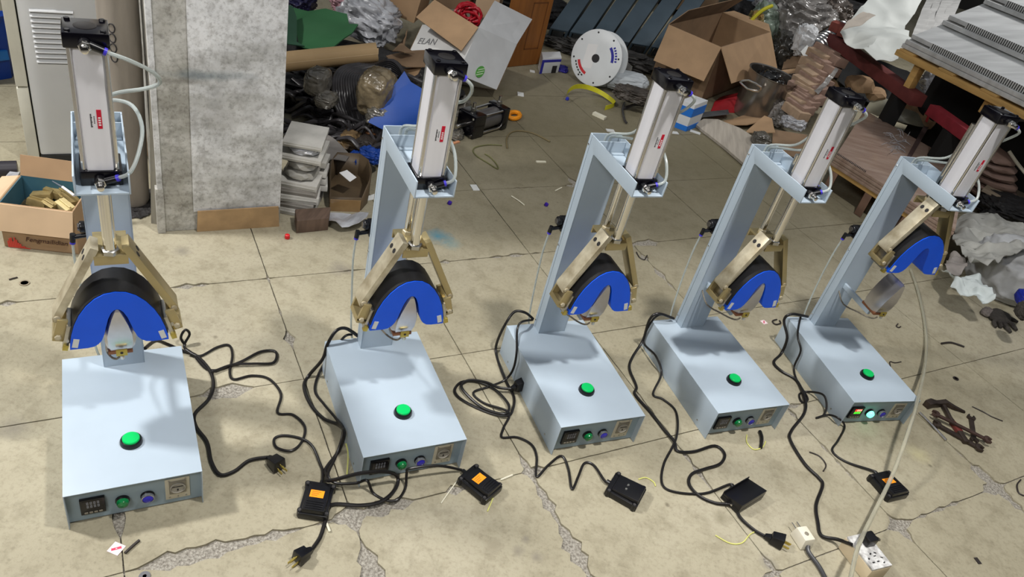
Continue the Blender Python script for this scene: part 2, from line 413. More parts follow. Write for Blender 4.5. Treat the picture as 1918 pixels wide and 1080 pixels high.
    m = MB(); m.box(-h2+t+.001, h2-t-.001, y0-.012, y0-.001, AT-AH+.004, AT-AH+.008); m.build('weld_bead', paint, root, bev=.002)
    # --- air cylinder
    z0, z1, z2, z3 = AT-AH+.004, AT-AH+.034, .9955, 1.0223
    k = CAPS/2
    def cap(za, zb, nm):
        m = MB(); zprism(m, [(-k, -k+CY), (k, -k+CY), (k, k+CY), (-k, k+CY)], za, zb)
        c = m.build(nm, blackcap, root, bev=.003); return c
    lowc = cap(z0, z1, 'lower_end_cap'); topc = cap(z2, z3, 'upper_end_cap')
    prof = []
    for q in range(4):
        a = q*math.pi/2
        for (u, v) in ((.0300, -.0205), (.0306, -.008), (.0306, .008), (.0300, .0205), (.0252, .0222), (.0222, .0252)):
            prof.append((u*math.cos(a)-v*math.sin(a), CY+u*math.sin(a)+v*math.cos(a)))
    m = MB(); zprism(m, prof, z1, z2); bar = m.build('barrel', alu, root)
    for sx in (-1, 1):
        for sy in (-1, 1):
            m = MB(); m.cyl((sx*.0272, CY+sy*.0272, z1-.002), (sx*.0272, CY+sy*.0272, z2+.002), .0036, n=10); m.build('tie_rod', chrome, root)
            m = MB(); hexbolt(m, (sx*.0262, CY+sy*.0262, z3-.0005), (0, 0, 1), .0048, .0035); m.build('bolt', blackcap, topc)
    m = MB(); m.lathe([(.0175, 0), (.0175, .0006), (.0155, .0012), (.0, .0012)], (0, CY, z3), (0, 0, 1), 28); m.build('cap_disc', mat('cap_disc', (52, 50, 50), .3, .6, var=.1), topc)
    # name strip
    yy = CY-.0306
    m = MB(); m.box(.003, .0105, yy-.0006, yy+.0002, .850, .886); st = m.build('name_strip', redst, bar)
    m = MB()
    for i in range(4): m.box(.0048, .0087, yy-.0009, yy-.0004, .856+i*.0045, .8585+i*.0045)
    m.build('strip_print', inkw, bar)
    m = MB()
    for i in range(9): m.box(-.0075, -.0045-(.0008 if i % 3 else 0), yy-.0005, yy, .853+i*.0029, .8548+i*.0029)
    for i in range(5): m.box(-.002, -.0005, yy-.0005, yy, .860+i*.003, .8616+i*.003)
    m.build('type_print', ink, bar)
    # flow fittings, elbows and their blue collars
    for (z, nm, c) in ((1.006, 'upper_flow_valve', topc), (z0+.013, 'lower_flow_valve', lowc)):
        y = CY-k
        m = MB(); m.lathe([(.0095, 0), (.0095, .012), (.007, .0135)], (-.003, y, z), (0, -1, 0), 16); fv = m.build(nm, blackp, root)
        m = MB(); hexbolt(m, (-.003, y-.012, z), (0, -1, 0), .0102, .007); m.lathe([(.0072, 0), (.0072, .006), (.0060, .0068), (.0060, .014), (.004, .0148)], (-.003, y-.019, z), (0, -1, 0), 14)
        m.build('adjusting_screw', chrome, fv)
        up = -1 if z > .9 else 1
        d = Vector((.9, -.15, .35*up)).normalized(); p = Vector((.004, y-.007, z))
        m = MB(); m.cyl(p, p+d*.022, .0068, .0062, 14); m.build('elbow', blackp, fv)
        m = MB(); m.cyl(p+d*.022, p+d*.027, .0068, .0064, 14); m.build('collar', ringb, fv)
    # --- valve on the back of the column
    zc = .478
    m = MB(); m.box(-.048, -.008, y1, y1+.030, zc-.018, zc+.020); m.lathe([(.0135, 0), (.0135, .010), (.011, .012)], (-.048, y1+.015, zc+.010), (-1, 0, 0), 18); va = m.build('air_valve', blackp, root, bev=.002)
    m = MB(); m.lathe([(.0085, .0), (.0085, .003), (.005, .003)], (-.060, y1+.015, zc+.010), (-1, 0, 0), 18); m.build('valve_cap', mat('dark_chrome', (120, 118, 118), .3, .9, var=.1), va)
    m = MB(); m.cyl((-.046, y1+.012, zc-.010), (-.074, y1+.012, zc-.014), .0055, n=12); m.cyl((-.074, y1+.012, zc-.006), (-.076, y1+.012, zc-.026), .0062, n=12); m.build('elbow', blackp, va)
    m = MB(); m.cyl((-.076, y1+.012, zc-.026), (-.0765, y1+.012, zc-.031), .006, n=12); m.build('collar', ringb, va)
    m = MB(); m.tube([(-.0765, y1+.012, zc-.03), (-.077, y1+.016, zc-.1), (-.068, y1+.02, .25), (-.06, y1+.014, .13), (-.05, y1+.008, .09)], .0028, 8); m.build('air_tube', tubem, va)
    # --- mould and its bracket
    m = MB(); m.box(-.022, -.012, .232, COY+.001, .286, .304); m.build('mould_bracket', paint, root, bev=.001)
    m = MB(); m.box(-.026, .022, .206, .272, .304, .313); m.build('mould_plate', copper, root, bev=.001)
    secs = []
    for (z, ya, yb, hw0, hw1) in ((.313, .208, .266, .020, .028), (.335, .200, .266, .024, .031), (.365, .194, .264, .024, .030), (.395, .190, .261, .018, .024), (.42, .187, .259, .011, .016), (.437, .186, .257, .005, .009), (.4415, .189, .255, .002, .004)):
        secs.append([(-hw0, ya, z), (hw0, ya, z), (hw1*.98, ya+.014, z), (hw1, (ya+yb)/2, z), (hw1*.9, yb, z), (-hw1*.9, yb, z), (-hw1, (ya+yb)/2, z), (-hw1*.98, ya+.014, z)])
    m = MB(); n = 8
    vsx = [p for s in secs for p in s]; fs = [tuple(range(n-1, -1, -1)), tuple((len(secs)-1)*n+i for i in range(n))]
    for a in range(len(secs)-1):
        for i in range(n): fs.append((a*n+i, a*n+(i+1) % n, (a+1)*n+(i+1) % n, (a+1)*n+i))
    m.add(vsx, fs); mo = m.build('heel_mould', mat('mould_metal', (200, 198, 202), .3, .9, var=.08, scale=24), root, angle=28)
    m = MB(); m.box(-.011, .011, .194, .198, .308, .325); bp_ = m.build('clamp_plate', brass, root, bev=.0006)
    m = MB(); m.lathe([(.0032, 0), (.0032, .0006)], (0, .1938, .317), (0, -1, 0), 12); m.build('clamp_hole', ink, bp_)
    m = MB(); hexbolt(m, (.0, .197, .308), (0, 0, -1), .005, .010); m.build('clamp_nut', steel, bp_)
    m = MB(); m.tube([(-.005, .205, .298), (-.012, .21, .287), (-.022, .225, .281), (-.03, .26, .272), (-.03, .33, .25), (-.026, COY+.001, .27)], .0025, 6); m.build('heater_lead', mat('braided_lead', (110, 104, 92), .6, var=.4, scale=300), root)
    # --- clamping head: everything below slides on the rods
    zp = .562
    m = MB(); yprism(m, [(-.031, zp-.022), (-.031, zp), (.031, zp), (.031, zp-.022)], .212, .217)
    m.box(-.031, .031, .217, .297, zp-.006, zp); m.box(-.031, .031, .297, .302, zp-.022, zp)
    head = m.build('clamp_head', zinc, root, bev=.0006)
    m = MB(); m.cyl((0, CY, zp), (0, CY, .80), .0122, n=20); m.build('piston_rod', chrome, head)
    m = MB(); hexbolt(m, (0, CY, zp), (0, 0, 1), .0175, .011); m.build('rod_nut', steel, head)
    m = MB(); m.cyl((0, .283, zp), (0, .283, .8135), .0088, n=16); m.build('guide_rod', chrome, head)
    m = MB(); hexbolt(m, (0, .283, zp), (0, 0, 1), .0125, .009); m.build('guide_nut', zincw, head)
    for s in (-1, 1):
        a = Vector((s*.0205, 0, .5765)); b = Vector((s*.1085, 0, .400)); d = (b-a).normalized()
        nrm = Vector((-d.z*s, 0, d.x*s)); nrm = nrm if nrm.z > 0 else -nrm
        tt = .0155
        pts = [a, b-d*.01, b+nrm*.003, b+nrm*(tt-.004), b-d*.008+nrm*tt, a+nrm*tt]
        m = MB(); m.prism([(p.x, p.z) for p in pts], lambda u, v, w: Vector((u, w, v)), .2125, .2575)
        arm = m.build('arm', zincw if s < 0 else zinc, head, bev=.001)
        for yy in (.2245, .2455):
            q = a+d*.033+nrm*tt
            m = MB(); m.lathe([(.0062, -.001), (.0062, .0006)], (q.x, yy, q.z), nrm, 14); m.build('bolt_hole', ink, arm)
        q = b-d*.012+nrm*tt/2
        m = MB(); m.lathe([(.0068, 0), (.0068, .003), (.0045, .0045)], (q.x, .2125, q.z), (0, -1, 0), 14); m.build('pivot_pin', zincw, arm)
        # link block, jaw and bolts
        M1 = Matrix.Translation((s*.1085, 0, .384)) @ Matrix.Rotation(s*R(-16), 4, 'Y')
        m = MB(); m.box(-.010, .010, .205, .2125, -.020, .030, M1); m.box(-.010, .010, .2575, .265, -.020, .030, M1); m.box(-.010, .010, .205, .265, -.026, -.012, M1); lk = m.build('link', zinc, head, bev=.001)
        m = MB(); hexbolt(m, M1 @ Vector((s*.001, .205, -.014)), (0, -1, 0), .0066, .005); m.build('link_bolt', zincw, lk)
        M2 = Matrix.Translation((s*.0975, 0, .372)) @ Matrix.Rotation(s*R(-14), 4, 'Y')
        m = MB(); m.box(-.0045, .0045, .198, .262, -.026, .030, M2); m.box(-.004, .010, .204, .216, -.004, .006, M2); jw = m.build('jaw', steel, head, bev=.001)
        m = MB(); hexbolt(m, M2 @ Vector((s*.004, .216, -.012)), (s, 0, 0), .0062, .010); m.build('jaw_bolt', blackp, jw)
        m = MB(); m.box(-.004, .0065, .194, .206, -.032, -.018, M2); m.build('jaw_stop', brass, jw, bev=.0006)
    outer = [(-.0944, .346), (-.0925, .362), (-.0885, .382), (-.081, .408), (-.070, .433), (-.055, .456), (-.038, .4735), (-.020, .4840), (0, .4872)]
    outer = outer+[(-x, z) for x, z in reversed(outer[:-1])]
    inner = [(.062, .3455), (.050, .3475), (.0405, .3540), (.034, .363), (.0282, .379), (.0238, .397), (.018, .419), (.0115, .434), (.0055, .4408), (0, .4425)]
    inner = inner+[(-x, z) for x, z in reversed(inner[:-1])]
    arch = outer+inner
    m = MB(); yprism(m, arch, .189, .272); pad = m.build('arch_pad', bluepad, head, angle=30)
    so_ = []
    for i, (x, z) in enumerate(outer):
        a = Vector(outer[max(i-1, 0)]); b = Vector(outer[min(i+1, len(outer)-1)]); t_ = (b-a).normalized(); nn = Vector((-t_.y, t_.x))
        so_.append((x+nn.x*.0022, z+nn.y*.0022))
    m = MB(); yprism(m, outer[1:-1]+list(reversed(so_[1:-1])), .1915, .2745); m.build('rubber_band', rubber, head, angle=30)
    for s in (-1, 1):
        m = MB(); m.box(-.0055, .0055, .1884, .1892, -.0115, .0115, Matrix.Translation((s*.0825, 0, .362)) @ Matrix.Rotation(s*R(-14), 4, 'Y')); m.build('tape_patch', tape, head)
    return root, head
press, head0 = make_press()
MP = [(-.674626, .975942, .584221), (-.125283, 1.276311, .562105), (.342401, 1.54388, .518489), (.800008, 1.76777, .496155), (1.271618, 1.980138, .389379)]
PL = ['grey-blue pneumatic press beside the concrete pillar, farthest left of the five',
      'grey-blue pneumatic press second from the left, between two black foot pedals with orange labels',
      'grey-blue pneumatic press in the middle of the row of five',
      'grey-blue pneumatic press second from the right, box lamp unlit, before the steel pot',
      'grey-blue pneumatic press farthest right, head raised and green panel lamp lit']
presses = []
for i, (x, y, a) in enumerate(MP):
    o = press if i == 0 else copy_tree(press)
    o.location = (x, y, 0); o.rotation_euler = (0, 0, a); o['label'] = PL[i]; o['group'] = 'row of pneumatic presses'
    presses.append(o)
# the last press is raised and switched on
def kids(o, nm): return [c for c in o.children if c.name.split('.')[0] == nm]
p5 = presses[4]
for hd in kids(p5, 'clamp_head'): hd.location.z += .1415
for lm in kids(p5, 'pilot_lamp'):
    for c in kids(lm, 'lens'): c.data = c.data.copy(); c.data.materials[0] = greenon
for ct in kids(p5, 'controller'):
    for k, c in enumerate(kids(ct, 'digit')):
        c.data = c.data.copy(); c.data.materials[0] = (redon if k < 1 else pinon) if k < 4 else grnon
# air hoses of each cylinder (part of the press)
def hoses(o, big):
    k = CAPS/2; y = CY-k; zt = 1.006; zb = AT-AH+.017
    a = Vector((.026, y-.011, zt-.009)); b = Vector((.026, y-.011, zb+.009))
    if big:
        ta = [a, (.06, .178, .985), (.098, .20, .955), (.108, .225, .925), (.085, .255, .90), (.035, .285, .875), (.012, .31, .84), (.006, .40, .775), (.004, .40, .70)]
        tb_ = [b, (.048, .172, .775), (.066, .19, .81), (.074, .215, .845), (.062, .25, .868), (.03, .285, .862), (-.006, .32, .83), (-.012, .40, .775), (-.012, .40, .70)]
    else:
        ta = [a, (.042, .175, .985), (.058, .205, .955), (.060, .235, .925), (.046, .262, .905), (.02, .283, .88), (0, .31, .83), (-.008, .385, .79), (-.010, .40, .76), (-.010, .40, .70)]
        tb_ = [b, (.042, .172, .775), (.048, .20, .81), (.046, .24, .83), (.03, .275, .832), (.010, .31, .815), (.004, .385, .782), (.004, .40, .76), (.004, .40, .70)]
    for t in (ta, tb_):
        m = MB(); m.tube(t, .0037, 8, 5); m.build('air_hose', tubem, o)
for i, o in enumerate(presses): hoses(o, i == 0)

# ================================================================== cords, pedals, plugs
def loc_of(o, P):
    c, s = math.cos(-o.rotation_euler.z), math.sin(-o.rotation_euler.z); d = Vector(P)-o.location
    return Vector((c*d.x-s*d.y, s*d.x+c*d.y, d.z))
def zpts(org, sc, pts, r):
    out = []
    for q in pts:
        px = org[0]+q[0]/sc; py = org[1]+q[1]/sc
        z = q[2] if len(q) > 2 else r; P = gp(px, py, z)
        while z < BH+r and any(inside(o, P, r+.004) for o in presses):     # keep cords outside the boxes
            z += .004; P = gp(px, py, z)
        out.append(P)
    return out
def inside(o, P, e):
    q = loc_of(o, P); return abs(q.x) < BW/2+e and -e < q.y < BL+e and q.z < BH+e*.5
def cord_thing(name, label, pts, r, m=cablem):
    b = MB(); b.tube(pts, r, 8, 6); t = thing(name, label, 'cord', (pts[-1].x, pts[-1].y, 0), 0, 'cords on the floor', world=True)
    b.build('cable', m, t); return t
ZA = ((80, 640), 2.4538); ZB = ((560, 580), 2.159); ZC = ((840, 560), 2.572); ZD = ((1180, 560), 2.0763); ZE = ((1430, 560), 2.0779)
def plug_mb(P, d, L=.045, wd=.030, h=.026):
    """angled three-pin plug lying on the floor: P where the cord enters, d heading"""
    d = Vector(d); d.z = 0; d.normalize(); n = Vector((-d.y, d.x, 0)); z = Vector((0, 0, 1))
    def q(a, b, c): return P+d*a+n*b+z*c
    body = MB(); body.hexa([q(0, -.006, -.004), q(L*.35, -wd*.32, -.004), q(L*.35, wd*.32, -.004), q(0, .006, -.004), q(0, -.005, .007), q(L*.35, -wd*.3, .012), q(L*.35, wd*.3, .012), q(0, .005, .007)])
    body.hexa([q(L*.3, -wd*.42, -.004), q(L, -wd*.5, -.004), q(L, wd*.5, -.004), q(L*.3, wd*.42, -.004), q(L*.32, -wd*.36, h*.7), q(L*.95, -wd*.42, h), q(L*.95, wd*.42, h), q(L*.32, wd*.36, h*.7)])
    pins = []
    for (b_, c_, tw) in ((-.007, .006, 1), (.007, .006, -1), (0, .016, 0)):
        p = MB(); p.hexa([q(L*.9, b_-.0008, c_-.003), q(L+.017, b_-.0008, c_-.003), q(L+.017, b_+.0008, c_-.003), q(L*.9, b_+.0008, c_-.003), q(L*.9, b_-.0008, c_+.003), q(L+.017, b_-.0008, c_+.003), q(L+.017, b_+.0008, c_+.003), q(L*.9, b_+.0008, c_+.003)])
        pins.append(p)
    return body, pins
def plug_part(o, P, d, **k):
    body, pins = plug_mb(Vector(P), d, **k)
    pl = body.build('plug', blackp, o, bev=.002)
    for p in pins: p.build('pin', brass, pl)
r = .0042
# press 1
o = presses[0]
A = zpts(*ZA, [(470, 30, .10), (520, -5, .07), (570, 10, .03), (640, 40), (700, 60), (760, 120), (785, 190), (765, 260), (700, 330), (705, 390), (755, 460), (775, 550), (815, 610), (880, 595), (950, 545), (1035, 530, .006)], r*1.15)
o = cord_thing('power_cord', 'black power cord with upturned plug right of the leftmost press', A, r*1.15); plug_part(o, A[-1], gp(535, 875)-gp(512, 852), L=.05, wd=.036, h=.03)
m_ = zpts(*ZA, [(655, 15), (635, -20, .03), (655, -55, .05), (675, -35, .03), (650, 20), (690, 55), (770, 130), (900, 95), (1000, 45), (1070, 45), (1060, 95), (970, 100, .008), (870, 105, .008), (770, 142, .008)], r)
cord_thing('tied_cord', 'thin black cord tied in a loop behind the leftmost press box', m_, r*.9)
# press 2
o = presses[1]
A = zpts(*ZB, [(238, 105, .125), (190, 75, .15), (150, 85, .15), (115, 140, .10), (95, 200, .04), (40, 265), (20, 310), (45, 380), (100, 440), (160, 465), (183, 500), (160, 570), (110, 640), (90, 690, .045), (70, 720, .045)], r)
A = A[:13]
o = cord_thing('power_cord', 'black power cord with plug at the bottom, curling before the second press', A+zpts(*ZB, [(112, 668, .012), (125, 690, .03), (250, 660), (360, 655), (400, 680), (385, 730, .01), (330, 775, .01), (250, 790), (150, 785), (120, 802), (105, 860), (85, 920), (52, 968, .007)], r), r*1.15)
P = zpts(*ZB, [(52, 968, .007)], r)[0]; plug_part(o, P, gp(545, 1058)-gp(583, 1028), L=.045, wd=.032, h=.028)
# press 3
o = presses[2]
A = zpts(*ZC, [(408, 95, .125), (370, 65, .15), (320, 60, .15), (280, 110, .12), (240, 190, .05), (228, 250), (250, 330), (280, 400), (315, 470), (310, 530, .009), (285, 560, .012), (200, 548), (100, 505), (42, 465), (32, 430), (70, 397), (150, 400), (230, 440), (290, 510, .012), (270, 552, .016), (180, 530, .01), (110, 480, .01), (62, 420, .009), (100, 390, .009), (180, 400, .014), (240, 425, .018), (300, 432, .018)], r)
o = cord_thing('power_cord', 'black power cord coiled left of the middle press, plug against its flank', A, r); plug_part(o, A[-1], gp(985, 722)-gp(955, 727), L=.04, wd=.03, h=.032)
# press 4
o = presses[3]
A = zpts(*ZD, [(170, 75, .125), (110, 56, .15), (75, 82, .12), (50, 160, .03), (10, 225), (-2, 270), (25, 340), (20, 370), (80, 440), (130, 505), (172, 552, .009), (185, 590), (250, 592), (330, 570), (368, 602), (350, 640), (290, 660), (240, 680), (230, 720), (270, 765), (330, 792), (385, 798, .006), (410, 812), (430, 850), (480, 895), (522, 920, .007)], r)
o = cord_thing('power_cord', 'black power cord of the fourth press, plug beside the white plug', A, r*1.1); plug_part(o, A[-1], gp(1475, 1025)-gp(1432, 1003), L=.05, wd=.034, h=.03)
# press 5
o = presses[4]
A = zpts(*ZE, [(172, 68, .125), (110, 58, .14), (80, 82, .11), (92, 150, .05), (70, 210), (40, 245), (70, 280), (130, 318), (162, 390, .01), (158, 445), (110, 510), (105, 550), (160, 640), (215, 695), (230, 725), (205, 800), (212, 870), (226, 920), (290, 935, .02), (345, 955, .05)], r)
o = cord_thing('power_cord', 'black power cord of the last press running to the socket block', A, r*1.2)

# foot pedals (with the cord that leads to each)
def pedal(label, clabel, quad, cordpts, cz, style='label', hz=.034, zq=None):
    """quad: the pedal's four top corners in the photo, starting at the cord end, clockwise"""
    Q = [gp(a, b, hz*.8) for a, b in quad]
    c = sum(Q, Vector())/4; c.z = 0
    ex = ((Q[3]+Q[2])-(Q[0]+Q[1])); ex.z = 0; L = ex.length/2; ex.normalize(); ey = Vector((-ex.y, ex.x, 0))
    wd = ((Q[1]-Q[0]).length+(Q[2]-Q[3]).length)/2
    root = thing('foot_pedal', label, 'foot pedal', c, math.atan2(ex.y, ex.x), 'black foot pedals on the floor')
    x0, x1, y0, y1 = -L/2, L/2, -wd/2, wd/2
    if style == 'lid':
        m = MB(); m.box(x0, x1, y0, y1, .0, .016); m.build('base', blackp, root, bev=.002)
        m = MB(); m.hexa([Vector(p) for p in ((x0, y0, .016), (x1, y0, .016), (x1, y1, .016), (x0, y1, .016), (x0, y0, .022), (x1, y0, .038), (x1, y1, .038), (x0, y1, .022))]); m.build('treadle', blackp, root, bev=.002)
        m = MB(); m.box(x0, x0+.003, y0, y1, .022, .030); m.build('lip', blackp, root, bev=.001)
        m = MB(); m.cyl((x1*.2, y0-.004, .014), (x1*.2, y1+.004, .014), .003, n=8); m.build('hinge_pin', steel, root)
    else:
        m = MB(); m.box(x0, x1, y0, y1, 0, .020); b = m.build('base', blackp, root, bev=.003)
        for (sx, sy) in ((-1, -1), (-1, 1), (1, -1), (1, 1)):
            m = MB(); m.cyl((sx*(L/2-.009), sy*(wd/2-.003), 0), (sx*(L/2-.009), sy*(wd/2-.003), .023), .0065, n=14); m.build('foot_boss', blackp, root, bev=.001)
            m = MB(); m.lathe([(.004, 0), (.004, .0006)], (sx*(L/2-.009), sy*(wd/2-.003), .023), (0, 0, 1), 10); m.build('boss_screw', mat('dull_screw', (74, 72, 72), .5, .5, var=0), root)
        m = MB(); m.hexa([Vector(p) for p in ((x0+.012, y0+.007, .020), (x1-.003, y0+.007, .020), (x1-.003, y1-.007, .020), (x0+.012, y1-.007, .020), (x0+.014, y0+.008, .027), (x1-.004, y0+.008, hz), (x1-.004, y1-.008, hz), (x0+.014, y1-.008, .027))])
        tr = m.build('treadle', blackp, root, bev=.002)
        def zt(x): return .027+(hz-.027)*(x-x0-.014)/(L-.018)+.0006
        if style == 'label':
            xa, xb = -L*.17, L*.06
            m = MB(); m.hexa([Vector(p) for p in ((xa, -wd*.26, zt(xa)-.001), (xb, -wd*.26, zt(xb)-.001), (xb, wd*.22, zt(xb)-.001), (xa, wd*.22, zt(xa)-.001), (xa, -wd*.26, zt(xa)), (xb, -wd*.26, zt(xb)), (xb, wd*.22, zt(xb)), (xa, wd*.22, zt(xa)))])
            lb = m.build('warning_label', orange, root)
            m = MB()
            for k in range(3):
                x = xa+(xb-xa)*(.2+.25*k)
                m.hexa([Vector(p) for p in ((x, -wd*.2, zt(x)), (x+.0015, -wd*.2, zt(x)), (x+.0015, wd*(.1-.05*k), zt(x)), (x, wd*(.1-.05*k), zt(x)), (x, -wd*.2, zt(x)+.0005), (x+.0015, -wd*.2, zt(x)+.0005), (x+.0015, wd*(.1-.05*k), zt(x)+.0005), (x, wd*(.1-.05*k), zt(x)+.0005))])
            m.build('label_print', mat('label_ink', (190, 95, 15), .6, var=0), root)
            for k in range(4):
                x = L*(.17+.07*k); m = MB(); m.box(x, x+.003, -wd*.3, wd*.3, zt(x)-.001, zt(x)+.0018); m.build('tread_rib', blackp, root, bev=.0006)
        else:
            for k in (-1, 1):
                m = MB(); m.lathe([(.0035, 0), (.0035, .001), (.002, .002)], (0, k*.008, zt(0)), (0, 0, 1), 10); m.build('rivet', chrome, root)
    if cordpts:
        W = [Vector(p) for p in cordpts]; ca, sa = ex.x, ex.y
        W[-1] = c+ex*(x0-.001)+Vector((0, 0, .011)); W.insert(-1, c+ex*(x0-.016)+Vector((0, 0, .008)))
        cord_thing('pedal_cord', clabel, W, .0036)
        m = MB(); m.cyl((x0-.010, 0, .011), (x0+.004, 0, .011), .0055, n=10); m.build('cord_grommet', blackp, root)
    return root
rc = .0036
pedal('black foot pedal with orange label, cords meeting at its top, left of the second press',
      'thin black cord from the leftmost press to the pedal left of the second press',
      [(578, 893), (627, 905), (613, 967), (557, 955)],
      zpts(*ZA, [(655, 35, .02), (720, 65), (800, 25), (855, 15), (872, 60), (860, 140), (880, 172), (960, 155), (1040, 170), (1095, 240), (1080, 325), (1150, 335), (1205, 390), (1190, 460), (1140, 500, .008), (1075, 485), (1065, 445), (1110, 430), (1190, 445), (1240, 480, .007), (1275, 560)], rc)+[gp(604, 880, rc), gp(603, 890, rc)], rc)
pedal('black foot pedal with orange label lying in front of the second press',
      'thin black cord from the second press to the pedal in front of it',
      [(887, 862), (861, 893), (914, 935), (941, 906)],
      zpts(*ZB, [(215, 100, .125), (180, 112, .12), (110, 205, .02), (75, 270), (65, 330), (100, 380), (150, 440, .008), (178, 490, .01), (150, 590), (118, 665, .02), (150, 700, .01), (230, 700, .006), (275, 690), (300, 740), (355, 770), (400, 765, .009), (430, 720), (436, 660), (450, 641), (560, 630), (690, 636)], rc), rc)
pedal('black foot pedal with two bare rivets in front of the middle press',
      'thin zigzag black cord from the middle press to the rivet pedal',
      [(1158, 880), (1133, 913), (1197, 947), (1211, 912)],
      zpts(*ZC, [(405, 100, .12), (352, 110, .14), (331, 150, .125), (328, 260, .05), (310, 340, .012), (270, 390), (200, 420), (120, 450), (170, 500), (290, 545, .012), (265, 620), (258, 665), (330, 665), (400, 700), (425, 760), (424, 855), (480, 800), (545, 755), (578, 820), (595, 915), (625, 855), (655, 790), (700, 800), (770, 855)], rc), rc, 'rivet')
pedal('plain black foot pedal with flat lid in front of the fourth press',
      'thin black cord from the fourth press to the flat-lid pedal',
      [(1362, 925), (1396, 888), (1428, 917), (1394, 958)],
      zpts(*ZD, [(165, 72, .12), (118, 60, .14), (82, 90, .10), (52, 165, .02), (100, 220), (122, 290), (90, 368), (130, 390), (180, 440), (180, 540, .012), (132, 640), (126, 720), (180, 750), (290, 755), (372, 755)], rc), rc, 'lid')
pedal('black foot pedal with crumpled orange label, touched by the clear hose',
      'thin curly black cord from the last press to its pedal',
      [(1661, 875), (1634, 887), (1672, 935), (1704, 918)],
      zpts(*ZE, [(145, 66, .12), (133, 140, .10), (145, 200, .02), (120, 262), (128, 310), (172, 385, .01), (150, 400), (140, 370), (170, 360), (230, 370), (246, 410), (235, 450), (205, 462), (250, 450, .009), (290, 462), (316, 495), (290, 550), (268, 590), (320, 632), (425, 657)], rc), rc, 'label')

# ================================================================== small things on the near floor
def strip_thing(name, label, cat, pts, r, m, group=None, n=6):
    b = MB(); b.tube([gp(p[0], p[1], p[2] if len(p) > 2 else r) for p in pts], r, n, 5); return solo(name, b, m, label, cat, group)
wirey = mat('yellow_green_wire', (206, 206, 120), .5, var=.1)
wirek = mat('dark_wire', (46, 40, 38), .5, var=.1)
wirew = mat('pale_wire', (214, 210, 190), .5, var=.05)
strip_thing('wire_offcut', 'thin yellow wire offcut below the second press pedal', 'wire', [(927, 922), (921, 938), (913, 957)], .0016, wirey)
strip_thing('wire_offcut', 'short yellow wire curl beside the rivet pedal', 'wire', [(1196, 897), (1210, 894), (1224, 902), (1228, 910)], .0018, wirey)
strip_thing('wire_offcut', 'pale yellow wire lying along the dark plug of the fourth press', 'wire', [(1340, 1002), (1368, 1017), (1390, 1016), (1405, 1000), (1418, 994)], .0018, wirey)
strip_thing('wire_offcut', 'pale yellow wire loop below the fourth press panel', 'wire', [(1399, 814), (1399, 828), (1412, 841), (1428, 837), (1434, 826)], .0018, wirey)
strip_thing('cord_offcut', 'short thick black cord stub at the fourth press panel', 'cord', [(1423, 807), (1427, 820), (1425, 838)], .0055, cablem)
strip_thing('wire_offcut', 'yellow wire standing along the left flank of the second press', 'wire', [(648, 830, .05), (652, 850, .03), (650, 888)], .002, wirey)
strip_thing('wire_offcut', 'dark curved wire left of the last pedal', 'wire', [(1516, 846), (1535, 854), (1547, 870), (1542, 882)], .002, wirek)
strip_thing('wire_offcut', 'black arched wire piece right of the clear hose', 'wire', [(1763, 643), (1780, 641), (1795, 645), (1806, 649)], .004, wirek)
strip_thing('wire_offcut', 'small bent dark wire beside the last press box', 'wire', [(1668, 686), (1667, 677), (1676, 679), (1688, 677)], .0018, wirek)
strip_thing('wire_offcut', 'dark wire at the right rim, near the broken slab corner', 'wire', [(1912, 898), (1905, 908), (1908, 922), (1918, 928)], .0025, wirek)
strip_thing('wire_offcut', 'straight dark wire right of the wrenches', 'wire', [(1821, 761), (1842, 771), (1858, 780), (1878, 788)], .002, wirek)
strip_thing('wire_offcut', 'dark hooked wire behind the third press arm', 'wire', [(1192, 472), (1198, 482), (1207, 486), (1212, 478)], .0025, wirek)
strip_thing('wire_offcut', 'pale straight straw on the floor left of the third press', 'wire', [(958, 367), (972, 376), (982, 384)], .003, wirew)
strip_thing('wire_offcut', 'short pale straw beside the broken joint behind the third press', 'wire', [(1040, 357), (1052, 351)], .003, wirew)
strip_thing('wire_offcut', 'short white stick under the left pedal cord', 'wire', [(612, 980), (618, 995)], .003, wirew)
strip_thing('wire_offcut', 'pale straw under the rear corner of the second pedal', 'wire', [(938, 898), (960, 889)], .0025, wirew)
strip_thing('wire_offcut', 'long pale straw leaning from the second pedal', 'wire', [(856, 900), (838, 925), (826, 942)], .0016, wirew)
strip_thing('wire_offcut', 'looped tan wire on the floor behind the second press', 'wire', [(950, 277), (949, 260), (957, 248), (975, 245), (1000, 250), (1030, 265)], .004, mat('tan_wire', (112, 100, 70), .6, var=.1))
strip_thing('wire_offcut', 'green brown wire bow right of the second press cylinder', 'wire', [(940, 272), (915, 271), (892, 275), (886, 282), (893, 292), (912, 304), (932, 316), (930, 307), (918, 294), (908, 288)], .003, mat('green_wire', (104, 104, 66), .6, var=.1))
strip_thing('steel_rod', 'thin steel rod lying beside the hammer', 'rod', [(1722, 772), (1745, 795), (1772, 824)], .0045, steel)
def fleck(name, label, cat, px, py, a, w_, l_, m, h=.001):
    c = gp(px, py); M = Matrix.Translation(c) @ Matrix.Rotation(R(a), 4, 'Z'); b = MB(); b.box(-w_/2, w_/2, -l_/2, l_/2, .0002, h, M); return solo(name, b, m, label, cat)
